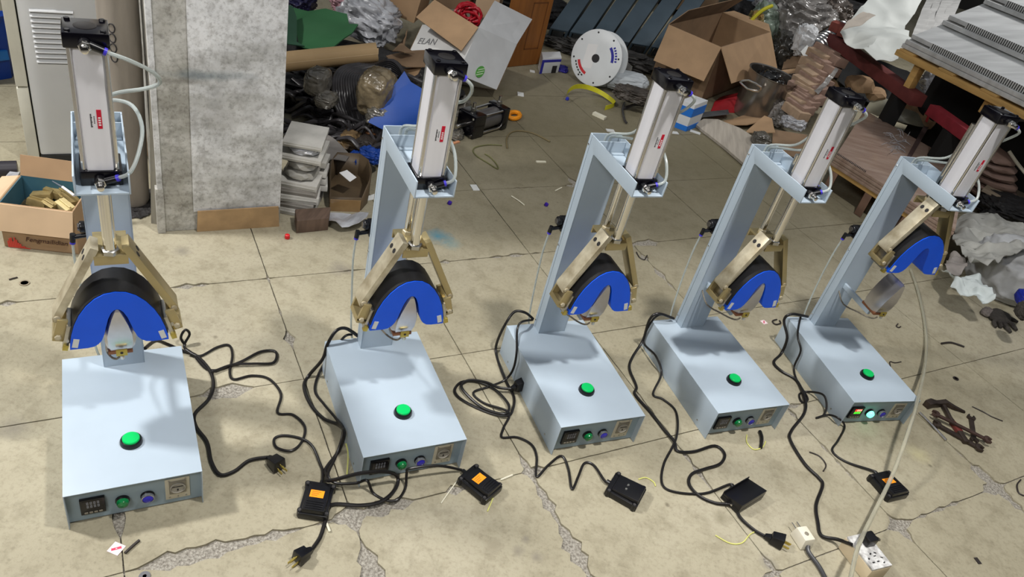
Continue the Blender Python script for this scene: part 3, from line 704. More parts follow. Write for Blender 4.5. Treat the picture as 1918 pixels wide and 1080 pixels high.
# two pink printed tags
def pinktag(px, py, a, s, label):
    c = gp(px, py); t = thing('paper_tag', label, 'tag', c, R(a))
    m = MB(); m.box(-s/2, s/2, -s/2, s/2, 0, .0006); m.build('card', mat('tag_white', (236, 214, 218), .6, var=.02), t)
    q = s*.36; m = MB()
    zprism(m, [(-q, -q*.55), (-q*.55, -q), (q, q*.55), (q*.55, q)], .0005, .0009); m.build('diagonal_print', mat('tag_red', (200, 60, 90), .6, var=0), t)
    m = MB()
    for k in range(3): M = Matrix.Translation((-.3*s+.3*s*k, -.3*s+.3*s*k, 0)) @ Matrix.Rotation(R(45), 4, 'Z'); m.box(-.06*s, .06*s, -.03*s, .03*s, .0008, .0011, M)
    m.build('tag_lettering', inkw, t)
pinktag(218, 1027, -8, .026, 'small white tag with red diagonal print, before the leftmost press')
pinktag(1431, 603, 38, .022, 'small white tag with red print on the floor before the fourth press head')
strip_thing('roll_pin', 'dark steel pin next to the white tag at lower left', 'pin', [(234, 1035), (248, 1022), (261, 1011)], .003, wirek)
b = MB(); P = gp(271, 1079); b.lathe([(.004, .0), (.0115, .0), (.0115, .002), (.004, .002), (.004, 0)], P, (0, 0, 1), 20); solo('washer', b, steel, 'round steel washer at the bottom edge of the picture', 'washer')
b = MB(); P = gp(538, 446); b.lathe([(.008, 0), (.009, .003), (.0085, .014), (.006, .016)], P, (0, 0, 1), 12); solo('tube_cap', b, mat('red_plastic', (214, 34, 40), .4, var=.05), 'small red plastic cap on the floor before the brown block', 'cap')
for (px, py, l) in ((841, 382, 'small purple cap on the floor right of the second press arm'), (1022, 385, 'small purple cap on the floor left of the third press column')):
    b = MB(); P = gp(px, py); b.lathe([(.008, 0), (.0095, .003), (.008, .013), (.005, .014)], P, (.3, .1, 1), 10); solo('tube_cap', b, mat('purple_plastic', (58, 30, 150), .4, var=.05), l, 'cap')
fleck('metal_chip', 'dark square chip on the floor at the lower right', 'chip', 1831, 1050, 20, .012, .02, wirek, .002)
fleck('paper_scrap', 'small torn white paper at the joint right of the second press', 'paper', 889, 352, 30, .03, .045, tape, .004)
fleck('paper_scrap', 'white paper scrap on the floor right of the white carton', 'paper', 975, 177, 10, .035, .05, tape, .004)
fleck('paper_scrap', 'small white scrap near the wooden door panel', 'paper', 997, 134, 10, .03, .03, tape, .004)
fleck('cigarette_butt', 'pale butt on the floor between second and third press', 'butt', 1013, 304, 30, .05, .012, wirew, .006)
fleck('cigarette_butt', 'orange butt right of the second press cylinder foot', 'butt', 853, 268, 60, .05, .012, mat('butt_orange', (214, 150, 110), .6, var=.05), .006)
fleck('paper_scrap', 'small white scrap behind the third press arm', 'paper', 1143, 245, 20, .045, .03, tape, .004)
b = MB(); P = gp(37, 526); b.lathe([(.010, .0), (.0135, .0), (.0135, .002), (.010, .002), (.010, 0)], gp(46, 530), (0, 0, 1), 20); solo('wire_ring', b, mat('dull_wire', (150, 138, 118), .6, .3, var=.1), 'dull wire ring on the floor left of the leftmost press', 'ring')
fleck('metal_chip', 'small dark bar beside the wire ring at far left', 'chip', 25, 522, -35, .004, .022, wirek, .003)
b = MB(); P = gp(1790, 709); b.lathe([(.007, .0), (.011, .0), (.011, .003), (.007, .003), (.007, 0)], P, (0, 0, 1), 16); solo('washer', b, wirek, 'small dark washer on the floor right of the clear hose', 'washer')
b = MB(); b.tube([gp(1455, 598, .003), gp(1447, 601, .003), gp(1452, 607, .003), gp(1462, 605, .003), gp(1460, 600, .003)], .003, 6, 5); solo('wire_curl', b, wirek, 'dark wire curl beside the white tag before the fourth press head', 'wire')
b = MB(); b.tube([gp(1682, 606, .0025), gp(1679, 610, .0025), gp(1683, 613, .0025), gp(1687, 611, .0025)], .0025, 6, 5); solo('wire_curl', b, wirek, 'tiny dark wire curl left of the clear hose', 'wire')

# clear hose arching past the last press
hz = [(1706, 505, .006), (1722, 555, .006), (1734, 620, .01), (1733, 680, .04), (1718, 752, .13), (1699, 815, .13), (1680, 868, .09), (1664, 906, .065), (1632, 970, .06), (1608, 1022, .10), (1594, 1079, .16), (1588, 1115, .2)]
b = MB(); b.tube([gp(*p) for p in hz], .0058, 10, 6); hose = solo('clear_hose', b, mat('hose_clear', (216, 214, 196), .1, trans=.65, var=.05, ior=1.22), 'clear plastic hose arching over the last press box to the bottom edge', 'hose')
# white plug with thick cord
t = thing('white_plug', 'white square plug with thick grey black cord at the bottom right', 'plug', gp(1500, 1014), 0, world=True)
P = gp(1500, 1014); d = (gp(1520, 1040)-gp(1495, 1002)).normalized(); n = Vector((-d.y, d.x, 0)); z = Vector((0, 0, 1))
def qq(a, b_, c_): return P+d*(a*1.4)+n*(b_*1.4)+z*(c_*1.2)
m = MB(); m.hexa([qq(-.020, -.014, 0), qq(.018, -.014, 0), qq(.018, .014, 0), qq(-.020, .014, 0), qq(-.017, -.012, .030), qq(.014, -.012, .030), qq(.014, .012, .030), qq(-.017, .012, .030)]); m.build('body', mat('old_white_plastic', (222, 216, 198), .4, var=.08), t, bev=.004)
m = MB(); m.lathe([(.006, 0), (.006, .0012), (.004, .002)], qq(0, 0, .030), (0, 0, 1), 12); m.build('cover_screw', creamd, t)
m = MB(); m.tube([qq(.016, 0, .012), gp(1515, 1034, .008), gp(1535, 1062, .006), gp(1552, 1095, .006)], .0062, 10, 5); m.build('cord', mat('grey_black_cord', (52, 52, 54), .4, var=.2, scale=8), t)
for k in (-.006, .006):
    m = MB(); m.hexa([qq(-.034, k-.001, .012), qq(-.019, k-.001, .012), qq(-.019, k+.001, .012), qq(-.034, k+.001, .012), qq(-.034, k-.001, .018), qq(-.019, k-.001, .018), qq(-.019, k+.001, .018), qq(-.034, k+.001, .018)]); m.build('pin', chrome, t)
# socket strip at the bottom edge, the last press's plug in it
Q = [gp(a, b_, .05) for a, b_ in ((1597, 1022), (1634, 1008), (1671, 1052), (1629, 1067))]
c = sum(Q, Vector())/4; ex = (Q[1]+Q[2]-Q[0]-Q[3]); ex.z = 0; ex.normalize()
ex = ((Q[2]+Q[3])-(Q[0]+Q[1])); ex.z = 0; L = .105; ex.normalize()
t = thing('socket_strip', 'white socket block with worn speckled face at the bottom edge', 'socket', (c.x, c.y, 0), math.atan2(ex.y, ex.x))
m = MB(); m.box(-.062, .043, -.036, .036, 0, .045); m.build('housing', mat('yellowed_plastic', (206, 190, 160), .5, var=.1), t, bev=.003)
m = MB(); m.box(-.06, .042, -.035, .035, .045, .052); m.build('face', mat('speckled_face', (216, 216, 214), .5, rgb2=(168, 166, 164), scale=90), t, bev=.002)
for (x, y, w_, l_, a) in ((.0, -.006, .004, .007, 30), (.0, .010, .004, .007, -30), (.008, .002, .003, .008, 0), (.024, -.016, .0035, .008, 0), (.024, .000, .0035, .008, 0), (.012, -.022, .004, .006, 40), (.030, .016, .003, .007, 20), (.016, .020, .003, .007, -30)):
    m = MB(); m.box(-w_/2, w_/2, -l_/2, l_/2, .0515, .0526, Matrix.Translation((x, y, 0)) @ Matrix.Rotation(R(a), 4, 'Z')); m.build('slot', ink, t)
m = MB(); m.box(-.050, -.018, -.006, .028, .0525, .078); tp = m.build('plugged_in_plug', blackp, t, bev=.004)
m = MB(); m.tube([(-.034, .026, .064), (-.034, .044, .058), (-.036, .062, .045)], .005, 8, 4); m.build('plug_collar', blackp, tp)

# hammer and wrenches beside the last press
iron = mat('dark_iron', (74, 64, 58), .45, .7, var=.25, scale=30)
redh = mat('red_handle', (92, 38, 34), .5, var=.25, scale=20)
t = thing('claw_hammer', 'dark claw hammer with head towards the last press', 'hammer', gp(1765, 772), 0, world=True)
def bar_mb(pts, wd, th, z0):
    """flat bar through floor points: pts [(px,py)], widths list"""
    P = [gp(a, b_) for a, b_ in pts]; m = MB(); n = len(P); vsx = []
    for i, p in enumerate(P):
        d = P[min(i+1, n-1)]-P[max(i-1, 0)]; d.normalize(); q = Vector((-d.y, d.x, 0)); w_ = wd[i] if isinstance(wd, (list, tuple)) else wd
        zz = z0[i] if isinstance(z0, (list, tuple)) else z0; tt = th[i] if isinstance(th, (list, tuple)) else th
        vsx += [p-q*w_+Vector((0, 0, zz)), p+q*w_+Vector((0, 0, zz)), p+q*w_+Vector((0, 0, zz+tt)), p-q*w_+Vector((0, 0, zz+tt))]
    fs = [(0, 1, 2, 3), tuple((n-1)*4+k for k in (3, 2, 1, 0))]
    for i in range(n-1):
        for k in range(4): fs.append((i*4+k, i*4+(k+1) % 4, (i+1)*4+(k+1) % 4, (i+1)*4+k))
    return m.add(vsx, fs)
m = bar_mb([(1732, 762), (1742, 759), (1752, 760), (1768, 758), (1785, 766), (1806, 773)], [.012, .013, .009, .010, .007, .005], [.024, .024, .018, .018, .012, .006], [0, 0, .003, .003, .003, .002]); m.build('head', iron, t, bev=.002)
m = bar_mb([(1764, 762), (1776, 785), (1792, 808), (1808, 832)], [.007, .007, .009, .010], [.012, .012, .014, .014], [.004, .003, .001, 0]); m.build('handle', iron, t, bev=.003)
m = bar_mb([(1781, 793), (1795, 812)], [.0095, .011], .015, .0005); m.build('grip', redh, t, bev=.003)
def wrench(label, a, b_, wd, hd, z, mm, openb=True):
    A = gp(*a); B = gp(*b_); d = (B-A); d.normalize(); q = Vector((-d.y, d.x, 0)); t_ = thing('wrench', label, 'wrench', (A+B)/2*1.0, 0, 'wrenches beside the last press', world=True)
    zz = Vector((0, 0, z)); th = Vector((0, 0, .007))
    m = MB(); m.hexa([A-q*wd+zz, B-q*wd+zz, B+q*wd+zz, A+q*wd+zz, A-q*wd+zz+th, B-q*wd+zz+th, B+q*wd+zz+th, A+q*wd+zz+th]); m.build('shank', mm, t_, bev=.0015)
    for (c_, s) in ((A, -1), (B, 1)):
        dd = d*s
        poly = [(-.2, -.5), (.25, -1), (.75, -1), (1.5, -.62), (1.35, -.36), (.75, -.42), (.55, 0), (.75, .42), (1.35, .36), (1.5, .62), (.75, 1), (.25, 1), (-.2, .5)]
        m = MB(); m.prism(poly, lambda u, v, w_: c_+dd*(u*hd)+q*(v*hd)+Vector((0, 0, w_)), z-.0005, z+.0095); m.build('jaw', mm, t_, bev=.001)
wrench('short upright open wrench, nearest the bare floor', (1818, 786), (1823, 823), .008, .014, .0, iron)
wrench('long reddish open wrench crossing over the hammer handle', (1752, 785), (1838, 828), .007, .015, .016, mat('reddish_iron', (84, 66, 60), .45, .6, var=.25, scale=25))
wrench('dark open wrench under the long reddish one', (1758, 800), (1826, 838), .009, .016, .004, iron)

# ================================================================== setting: walls, pillar
conc = mat('pillar_concrete', (160, 157, 150), .85, rgb2=(190, 189, 186), scale=9, bump=.15, bscale=60)
def pillar_material(nm='smeared_plaster', ta=(205, 206, 208), tb=(238, 239, 241), stain=True):
    M = bpy.data.materials.new(nm); M.use_nodes = True
    nt = M.node_tree; b = nt.nodes['Principled BSDF']; N = nt.nodes.new; L = nt.links.new
    g = N('ShaderNodeNewGeometry')
    def lay(scale, lo, hi, a, b_, det=8, st=(1, 1, 1)):
        mp = N('ShaderNodeMapping'); mp.inputs['Scale'].default_value = st; L(g.outputs['Position'], mp.inputs[0])
        n = N('ShaderNodeTexNoise'); n.inputs['Scale'].default_value = scale; n.inputs['Detail'].default_value = det; n.inputs['Roughness'].default_value = .68; L(mp.outputs[0], n.inputs['Vector'])
        r = N('ShaderNodeValToRGB'); L(n.outputs[0], r.inputs[0]); e = r.color_ramp.elements
        e[0].position = lo; e[1].position = hi; e[0].color = (*s2l(a), 1); e[1].color = (*s2l(b_), 1); return r.outputs[0]
    def mul(f, a, b_):
        x = N('ShaderNodeMix'); x.data_type = 'RGBA'; x.blend_type = 'MULTIPLY'; x.inputs['Factor'].default_value = f; L(a, x.inputs['A']); L(b_, x.inputs['B']); return x.outputs['Result']
    c = lay(5, .35, .62, ta, tb)
    c = mul(.5, c, lay(26, .34, .52, (158, 154, 148), (255, 255, 255)))
    c = mul(.35, c, lay(80, .36, .5, (140, 136, 130), (255, 255, 255)))
    c = mul(.5, c, lay(2.2, .36, .5, (168, 166, 156), (255, 255, 255), 4, (1, 1, 3)))
    def smear(px, py, su, sz, col, amt):
        nonlocal c
        P = at(px, py, gp(330, 434).y+.05)
        sb = N('ShaderNodeVectorMath'); sb.operation = 'SUBTRACT'; L(g.outputs['Position'], sb.inputs[0]); sb.inputs[1].default_value = P
        mp = N('ShaderNodeMapping'); mp.inputs['Scale'].default_value = (1/su, 1/su, 1/sz); L(sb.outputs[0], mp.inputs[0])
        ln = N('ShaderNodeVectorMath'); ln.operation = 'LENGTH'; L(mp.outputs[0], ln.inputs[0])
        n = N('ShaderNodeTexNoise'); n.inputs['Scale'].default_value = 14; n.inputs['Detail'].default_value = 7; L(g.outputs['Position'], n.inputs['Vector'])
        ad = N('ShaderNodeMath'); ad.operation = 'MULTIPLY_ADD'; L(n.outputs[0], ad.inputs[0]); ad.inputs[1].default_value = 2.0; L(ln.outputs['Value'], ad.inputs[2])
        mr = N('ShaderNodeMapRange'); L(ad.outputs[0], mr.inputs['Value']); mr.inputs['From Min'].default_value = .9; mr.inputs['From Max'].default_value = 2.1; mr.inputs['To Min'].default_value = amt; mr.inputs['To Max'].default_value = 0
        x = N('ShaderNodeMix'); x.data_type = 'RGBA'; L(mr.outputs[0], x.inputs['Factor']); L(c, x.inputs['A']); x.inputs['B'].default_value = (*s2l(col), 1); c = x.outputs['Result']
    if stain:
        smear(400, 148, .16, .020, (104, 118, 124), .9); smear(340, 145, .10, .012, (116, 112, 104), .8); smear(415, 190, .05, .06, (140, 142, 144), .7)
        smear(460, 200, .12, .08, (164, 164, 164), .6); smear(430, 235, .14, .05, (168, 166, 164), .6); smear(310, 36, .03, .02, (170, 172, 120), .7)
    L(c, b.inputs['Base Color']); b.inputs['Roughness'].default_value = .85
    bp = N('ShaderNodeBump'); bp.inputs['Strength'].default_value = .2; bp.inputs['Distance'].default_value = .006
    n = N('ShaderNodeTexNoise'); n.inputs['Scale'].default_value = 55; n.inputs['Detail'].default_value = 6; L(g.outputs['Position'], n.inputs['Vector'])
    L(n.outputs[0], bp.inputs['Height']); L(bp.outputs[0], b.inputs['Normal']); return M
plaster = pillar_material()
plaster_old = mat('pale_plaster', (190, 192, 194), .8, rgb2=(220, 221, 222), scale=8, bump=.15, bscale=70)
wallm = mat('dark_wall', (70, 68, 66), .9, var=.15, scale=2)
m = MB(); m.box(-9, 14, 11.0, 11.2, 0, 5.4); tag(m.build('wall_back', wallm), kind='structure')
m = MB(); m.box(-9.2, -9, -3, 11.2, 0, 5.4); tag(m.build('wall_left', wallm), kind='structure')
m = MB(); m.box(14, 14.2, -3, 11.2, 0, 5.4); tag(m.build('wall_right', wallm), kind='structure')
m = MB(); m.box(-9, 14, -3.2, -3, 0, 5.4); tag(m.build('wall_front', wallm), kind='structure')
PA = gp(303, 434); 
def pil(a, b, c): return PA+EU*a+EV*b+Vector((0, 0, c))
def pbox(mb, a0, a1, b0, b1, c0, c1):
    return mb.hexa([pil(a0, b0, c0), pil(a1, b0, c0), pil(a1, b1, c0), pil(a0, b1, c0), pil(a0, b0, c1), pil(a1, b0, c1), pil(a1, b1, c1), pil(a0, b1, c1)])
conc = pillar_material('stained_concrete', (166, 163, 154), (202, 201, 196))
m = MB(); pbox(m, 0, .385, 0, .40, 0, 2.8); pillar = tag(m.build('wall_pillar', conc, bev=.004), kind='structure')
m = MB(); pbox(m, .10, .383, -.006, .003, .075, 2.8); m.build('plaster_panel', plaster, pillar, bev=.002)
m = MB(); pbox(m, -.012, .012, -.010, .02, .0, .17); m.build('corner_stub', conc, pillar, bev=.003)
m = MB(); pbox(m, -.006, .010, -.008, .01, .17, 2.8); m.build('corner_bead', plaster, pillar, bev=.002)

# ================================================================== helpers for the clutter
def quad_mb(Q, t, nrm=None):
    """a board through four points with thickness t"""
    Q = [Vector(q) for q in Q]; n = nrm or (Q[1]-Q[0]).cross(Q[3]-Q[0]); n = Vector(n).normalized()*t
    if n.dot(CAM-Q[0]) > 0: n = -n
    return MB().hexa(Q+[q+n for q in Q])
def sheet_mb(pts, crumple=.0, scale=6.0, t=.003, cuts=4, seed=0, el=.035):
    """a bent, creased sheet with a many-cornered outline; pts are world points"""
    P = [Vector(p) for p in pts]
    bm = bmesh.new(); vsx = [bm.verts.new(p) for p in P]; f = bm.faces.new(vsx)
    c = sum(P, Vector())/len(P)
    bmesh.ops.triangulate(bm, faces=bm.faces[:])
    for _ in range(cuts):
        long = [e for e in bm.edges if e.calc_length() > el]
        if not long: break
        bmesh.ops.subdivide_edges(bm, edges=long, cuts=1, use_grid_fill=True)
        bmesh.ops.triangulate(bm, faces=bm.faces[:])
    bm.normal_update()
    N = Vector()
    for f in bm.faces: N += f.normal*f.calc_area()
    N.normalize()
    if N.dot(CAM-c) < 0: N = -N
    for v in bm.verts:
        q = v.co*scale+Vector((seed*7.1, seed*3.3, 0))
        a = noise.noise(q)+.5*noise.noise(q*2.1)-.6*abs(noise.noise(q*1.4+Vector((5, 5, 5))))-.35*abs(noise.noise(Vector((q.x*.8+q.z, q.y*2.6, q.z*2.2))*1.3))
        v.co += N*(a*crumple)+Vector((noise.noise(q*1.7), noise.noise(q*1.9+Vector((9, 0, 0))), 0))*crumple*.25
    bm.verts.index_update()
    V = [v.co.copy() for v in bm.verts]; F = [tuple(v.index for v in f.verts) for f in bm.faces]
    B = [tuple(v.index for v in e.verts) for e in bm.edges if len(e.link_faces) == 1]
    bm.free(); n = len(V)
    mb = MB(); mb.add(V+[p-N*t for p in V], F+[tuple(n+i for i in reversed(f)) for f in F]+[(a, b, n+b, n+a) for a, b in B]); return mb
def sheet(name, label, cat, m, pts, crumple=.01, scale=6, t=.003, seed=0, group=None, angle=40, cuts=4, el=.035):
    return solo(name, sheet_mb([at(*p) for p in pts], crumple, scale, t, cuts, seed, el), m, label, cat, group, angle=angle)
def blob_mb(c, ax, amp, scale, seed=0, sub=4, flat=None, sharp=True, boxy=.72):
    """crumpled bag: c centre, ax three semi-axes (vectors)"""
    bm = bmesh.new(); bmesh.ops.create_icosphere(bm, subdivisions=sub, radius=1)
    V = []
    for v in bm.verts:
        d = v.co.copy(); q = d*scale+Vector((seed*3.7, seed*1.3, seed))
        a = noise.noise(q)
        if sharp:
            k_ = Vector((q.x*.5+q.z*1.6, q.y*1.1, q.z*.45-q.x*.5))
            a = .55*a+.42*(.5-2*abs(noise.noise(k_*1.3+Vector((4, 2, 7)))))+.26*(.5-2*abs(noise.noise(k_.yzx*2.3)))+.12*(.5-2*abs(noise.noise(q*3.6)))
        r = 1+amp*a
        e = Vector([math.copysign(abs(t)**boxy, t) for t in d])
        p = Vector(c)+(ax[0]*e.x+ax[1]*e.y+ax[2]*e.z)*r*.93
        if flat is not None and p.z < flat: p.z = flat+(flat-p.z)*.02
        V.append(p)
    bm.verts.index_update(); F = [tuple(v.index for v in f.verts) for f in bm.faces]; bm.free()
    return MB().add(V, F)
def bag(name, label, cat, m, px, py, Y, rx, ry, rz, amp=.35, scale=2.2, seed=0, rot=0, flat=0.004, group=None, angle=80, sub=5):
    """rx, rz in photo pixels (width, height), ry depth in metres"""
    c = at(px, py, Y); s = mpp(c); M = Matrix.Rotation(R(rot), 3, 'Y')
    ax = [M @ Vector((rx*s, 0, 0)), Vector((0, ry, 0)), M @ Vector((0, 0, rz*s/.85))]
    return solo(name, blob_mb(c, ax, amp, scale, seed, sub, flat), m, label, cat, group, angle=angle)
def carton_panel(root, name, pts, t=.004, m=None):
    return quad_mb(pts, t).build(name, m or kraft, root)
kraft = mat('cardboard', (166, 136, 104), .8, var=.08, scale=9)
kraftd = mat('old_cardboard', (132, 108, 84), .85, var=.14, scale=9)
kraftl = mat('pale_cardboard', (206, 178, 146), .8, var=.06, scale=9)
kraftin = mat('carton_inside', (134, 108, 82), .85, var=.1, scale=9)
whitec = mat('white_carton', (206, 208, 210), .65, var=.05, scale=8)
film = mat('stretch_film', (150, 146, 142), .18, trans=.25, var=.3, scale=14, bump=.8, bscale=24, coat=.6)
filmw = mat('pale_film', (196, 198, 204), .16, trans=.25, var=.25, scale=12, bump=.8, bscale=26, coat=.6)
filmd = mat('dark_film', (104, 100, 92), .16, trans=.15, var=.35, scale=12, bump=.8, bscale=26, coat=.7)
woodp = mat('pine_wood', (196, 158, 96), .7, var=.16, scale=5, stretch=(1, 1, 8))
woodr = mat('red_board', (104, 50, 48), .65, var=.2, scale=12)
woodg = mat('grey_wood', (168, 160, 148), .8, var=.14, scale=5, stretch=(10, 1, 1))

# ---------------------------------------------------------------- far left: carton of brass blocks, cabinet, tank
# white louvred cabinet
B0 = gp(60, 305); B1 = gp(232, 300); cw_ = (B1-B0); cw_.z = 0; W_ = cw_.length; ex = cw_.normalized(); ey = Vector((-ex.y, ex.x, 0)); 
cab = thing('cabinet', 'tall white metal cabinet with louvres behind the leftmost press', 'cabinet', B0+ex*W_/2, 0, world=True)
def cb(a, b, c): return B0+ex*a+ey*b+Vector((0, 0, c))
def cbox(mb, a0, a1, b0, b1, c0, c1): return mb.hexa([cb(a0, b0, c0), cb(a1, b0, c0), cb(a1, b1, c0), cb(a0, b1, c0), cb(a0, b0, c1), cb(a1, b0, c1), cb(a1, b1, c1), cb(a0, b1, c1)])
cabm = mat('cabinet_white', (226, 228, 230), .45, var=.04, scale=4); cabc = mat('cabinet_cream', (208, 206, 192), .5, var=.05)
m = MB(); cbox(m, .03, W_, 0, .30, .03, 1.7); m.build('body', cabm, cab, bev=.008)
zj = at(45, 165, B0.y).z
m = MB(); cbox(m, -.008, .026, -.006, .30, .02, zj-.003); m.build('lower_trim', cabc, cab, bev=.003)
m = MB(); cbox(m, -.008, .026, -.006, .30, zj+.003, 1.7); m.build('upper_trim', cabc, cab, bev=.003)
m = MB(); cbox(m, .03, W_, -.004, .02, 0, .03); m.build('plinth', mat('plinth_dark', (52, 52, 52), .7, var=.1), cab)
lv0 = at(72, 33, B0.y); lv1 = at(88, 130, B0.y)
for k in range(11):
    z = lv0.z+(lv1.z-lv0.z)*k/10
    m = MB(); a0 = .062; a1 = .185
    m.prism([(0, -.005), (-.0075, -.004), (-.0075, .000), (-.003, .0045), (0, .005)], lambda u, v, w_: cb(w_, u, z+v), a0, a1); m.build('louvre', cabm, cab, bev=.0015)
    m = MB(); cbox(m, a0+.003, a1-.003, -.0012, .001, z-.0085, z-.005); m.build('louvre_slot_shade', mat('louvre_slot_shade', (96, 96, 96), .8, var=0), cab)  # slot drawn as a grey strip, its shade put into the colour
zh = at(120, 4, B0.y).z
m = MB(); cbox(m, .105, .19, -.002, .002, zh-.008, zh+.03); m.build('handle_recess', mat('recess_grey', (150, 146, 142), .5, var=.1), cab, bev=.001)
m = MB(); cbox(m, .10, .105, -.006, .0, zh-.012, zh+.03); cbox(m, .19, .195, -.006, 0, zh-.012, zh+.03); cbox(m, .10, .195, -.006, 0, zh-.014, zh-.008); m.build('handle_rim', cabm, cab, bev=.002)
# grey tank between cabinet and pillar
P = gp(252, 378)
tank = thing('tank', 'grey bulging tank standing between white cabinet and pillar', 'tank', P, 0, world=True)
m = MB(); m.lathe([(.042, 0), (.048, .02), (.052, .25), (.058, .55), (.058, .85), (.052, 1.15), (.045, 1.3), (.02, 1.36)], P, (0, 0, 1), 32); m.build('shell', mat('tank_grey', (150, 142, 132), .5, var=.12, scale=5, stretch=(6, 6, 1)), tank, angle=60)
zt_ = at(230, 95, P.y-.1).z
for k in range(4):
    q = P+Vector((.012, -.0575, zt_-.05+k*.03)); m = MB(); m.tube([q+Vector((.010*math.cos(i/8*6.283), 0, .013*math.sin(i/8*6.283))) for i in range(9)], .0018, 5, 2); m.build('round_mark', ink, tank)
# narrow things beside the pillar
Q = [at(262, 425, 2.32), at(296, 425, 2.32), at(290, -30, 2.32), at(273, -30, 2.32)]
solo('plank', quad_mb([gp(283, 418), gp(296, 420), at(291, -40, 2.13), at(276, -40, 2.13)], .02), mat('weathered_plank', (128, 124, 112), .75, var=.2, scale=5, stretch=(8, 8, 1)), 'grey weathered plank upright against the pillar edge', 'plank')
sheet('plastic_sheet', 'pinkish crumpled plastic sheet hanging between tank and pillar', 'plastic sheet', mat('pink_film', (206, 182, 176), .35, var=.1, scale=10, coat=.3), [(246, -25, 2.5), (274, -25, 2.5), (279, 120, 2.45), (262, 60, 2.45), (252, 20, 2.45)], .02, 9, .002, 3)
sheet('cloth_scrap', 'small bright blue scrap hanging beside the pillar', 'scrap', mat('cyan_scrap', (30, 140, 200), .5, var=.05), [(268, 82, 2.42), (276, 60, 2.42), (278, 88, 2.42)], .004, 9, .002, 4)
b = MB(); b.hexa([at(276, 292, 2.40), at(296, 296, 2.38), at(296, 296, 2.55), at(276, 292, 2.57), at(273, 246, 2.40), at(292, 252, 2.38), at(292, 252, 2.55), at(273, 246, 2.57)]); solo('small_carton', b, kraftd, 'small brown carton in the gap left of the pillar', 'box')
bag('debris_heap', 'dark greasy debris heap at the foot of the pillar', 'debris', mat('dark_debris', (44, 42, 42), .7, var=.4, scale=40, bump=1, bscale=60), 279, 405, 2.13, 22, .10, 26, .5, 4, 2, 0)
solo('cardboard_strip', quad_mb([gp(369, 434), gp(523, 424), pil(.375, -.016, .085), pil(.112, -.016, .082)], .005), mat('torn_kraft', (172, 142, 104), .8, var=.15, scale=14), 'brown torn cardboard strip leaning at the base of the pillar', 'cardboard')
# blue crate far left, black pipe, film on the floor
c0 = gp(-40, 160); 
b = MB(); b.hexa([gp(-60, 160), gp(22, 146), gp(40, 120), gp(-40, 130), at(-60, 40, gp(-60, 160).y), at(8, 30, gp(22, 146).y), at(26, 20, gp(40, 120).y), at(-40, 20, gp(-40, 130).y)]); cr = solo('crate', b, mat('blue_crate', (20, 62, 150), .4, var=.15), 'blue plastic crate at the left edge behind the cabinet', 'crate')
quad_mb([at(-60, 122, gp(-60, 160).y-.01), at(18, 112, gp(22, 146).y-.01), at(14, 95, gp(22, 146).y-.01), at(-60, 104, gp(-60, 160).y-.01)], .01).build('crate_rim', mat('light_blue_rim', (40, 120, 200), .4, var=.05), cr)
b = MB(); b.cyl(gp(-30, 318, .03), gp(33, 316, .03), .028, n=20); solo('pipe', b, mat('black_pipe', (46, 44, 50), .4, var=.1), 'short black pipe on the floor at the left edge', 'pipe')
sheet('plastic_scrap', 'crumpled clear film beside the brass-block carton', 'film', filmw, [(-5, 345, 1.95), (20, 322, 2.0), (36, 320, 1.98), (30, 335, 1.93), (0, 362, 1.90)], .012, 20, .001, 8)
# carton with brass blocks
FL, FR = gp(12, 461), gp(148, 476); zt_ = .125
zt_ = at(-4, 380, FL.y).z
TL = Vector((FL.x, FL.y, zt_)); TR = Vector((FR.x, FR.y, zt_)); BKL = gp(38, 328, zt_); BKR = TR+(BKL-TL)
box = thing('carton', 'open brown carton full of brass blocks with a red skyline print', 'carton', (FL+FR)/2, 0, world=True)
dn = Vector((0, 0, -zt_))
teal = mat('teal_inside', (60, 104, 122), .7, var=.1)
for nm, a, b_ in (('front_wall', TL, TR), ('left_wall', BKL, TL), ('right_wall', TR, BKR)):
    quad_mb([a+dn, b_+dn, b_, a], .004, None).build(nm, kraft, box)
quad_mb([BKL+dn, BKR+dn, BKR, BKL], .004).build('back_wall', teal, box)
inn = (BKL-TL)*.03
quad_mb([BKL+dn-inn, TL+dn+inn, TL+inn+Vector((.006, 0, 0)), BKL-inn+Vector((.006, 0, 0))], .002).build('left_lining', teal, box)
quad_mb([TL+dn*.99, TR+dn*.99, BKR+dn*.99, BKL+dn*.99], .003).build('bottom', kraftin, box)
fn = (TR-TL).cross(Vector((0, 0, 1))).normalized(); 
if fn.dot(CAM-TL) < 0: fn = -fn
fl_h = zt_*.56
quad_mb([TL+fn*.004, TR+fn*.004, TR+fn*.018+dn*.56-(TR-TL)*.02, TL+fn*.018+dn*.56-(TR-TL)*.02], .004).build('front_flap', kraftl, box)
quad_mb([BKL, BKR, BKR+Vector((0, .02, .062))-(TR-TL)*.01, BKL+Vector((0, .02, .062))-(TR-TL)*.02], .004).build('back_flap', kraft, box)
quad_mb([TL, BKL, BKL+Vector((-.055, -.01, -.015)), TL+Vector((-.06, -.03, -.03))], .004).build('left_flap', kraftl, box)
ux = (TR-TL).normalized()
lettering('brand_print', 'Fengmailidian', .022, mat('brown_ink', (74, 44, 40), .7, var=0), box, TL+dn*.80+ux*.058+fn*.0045, ux, (0, 0, 1), shear=.25)
m = MB()
random.seed(5)
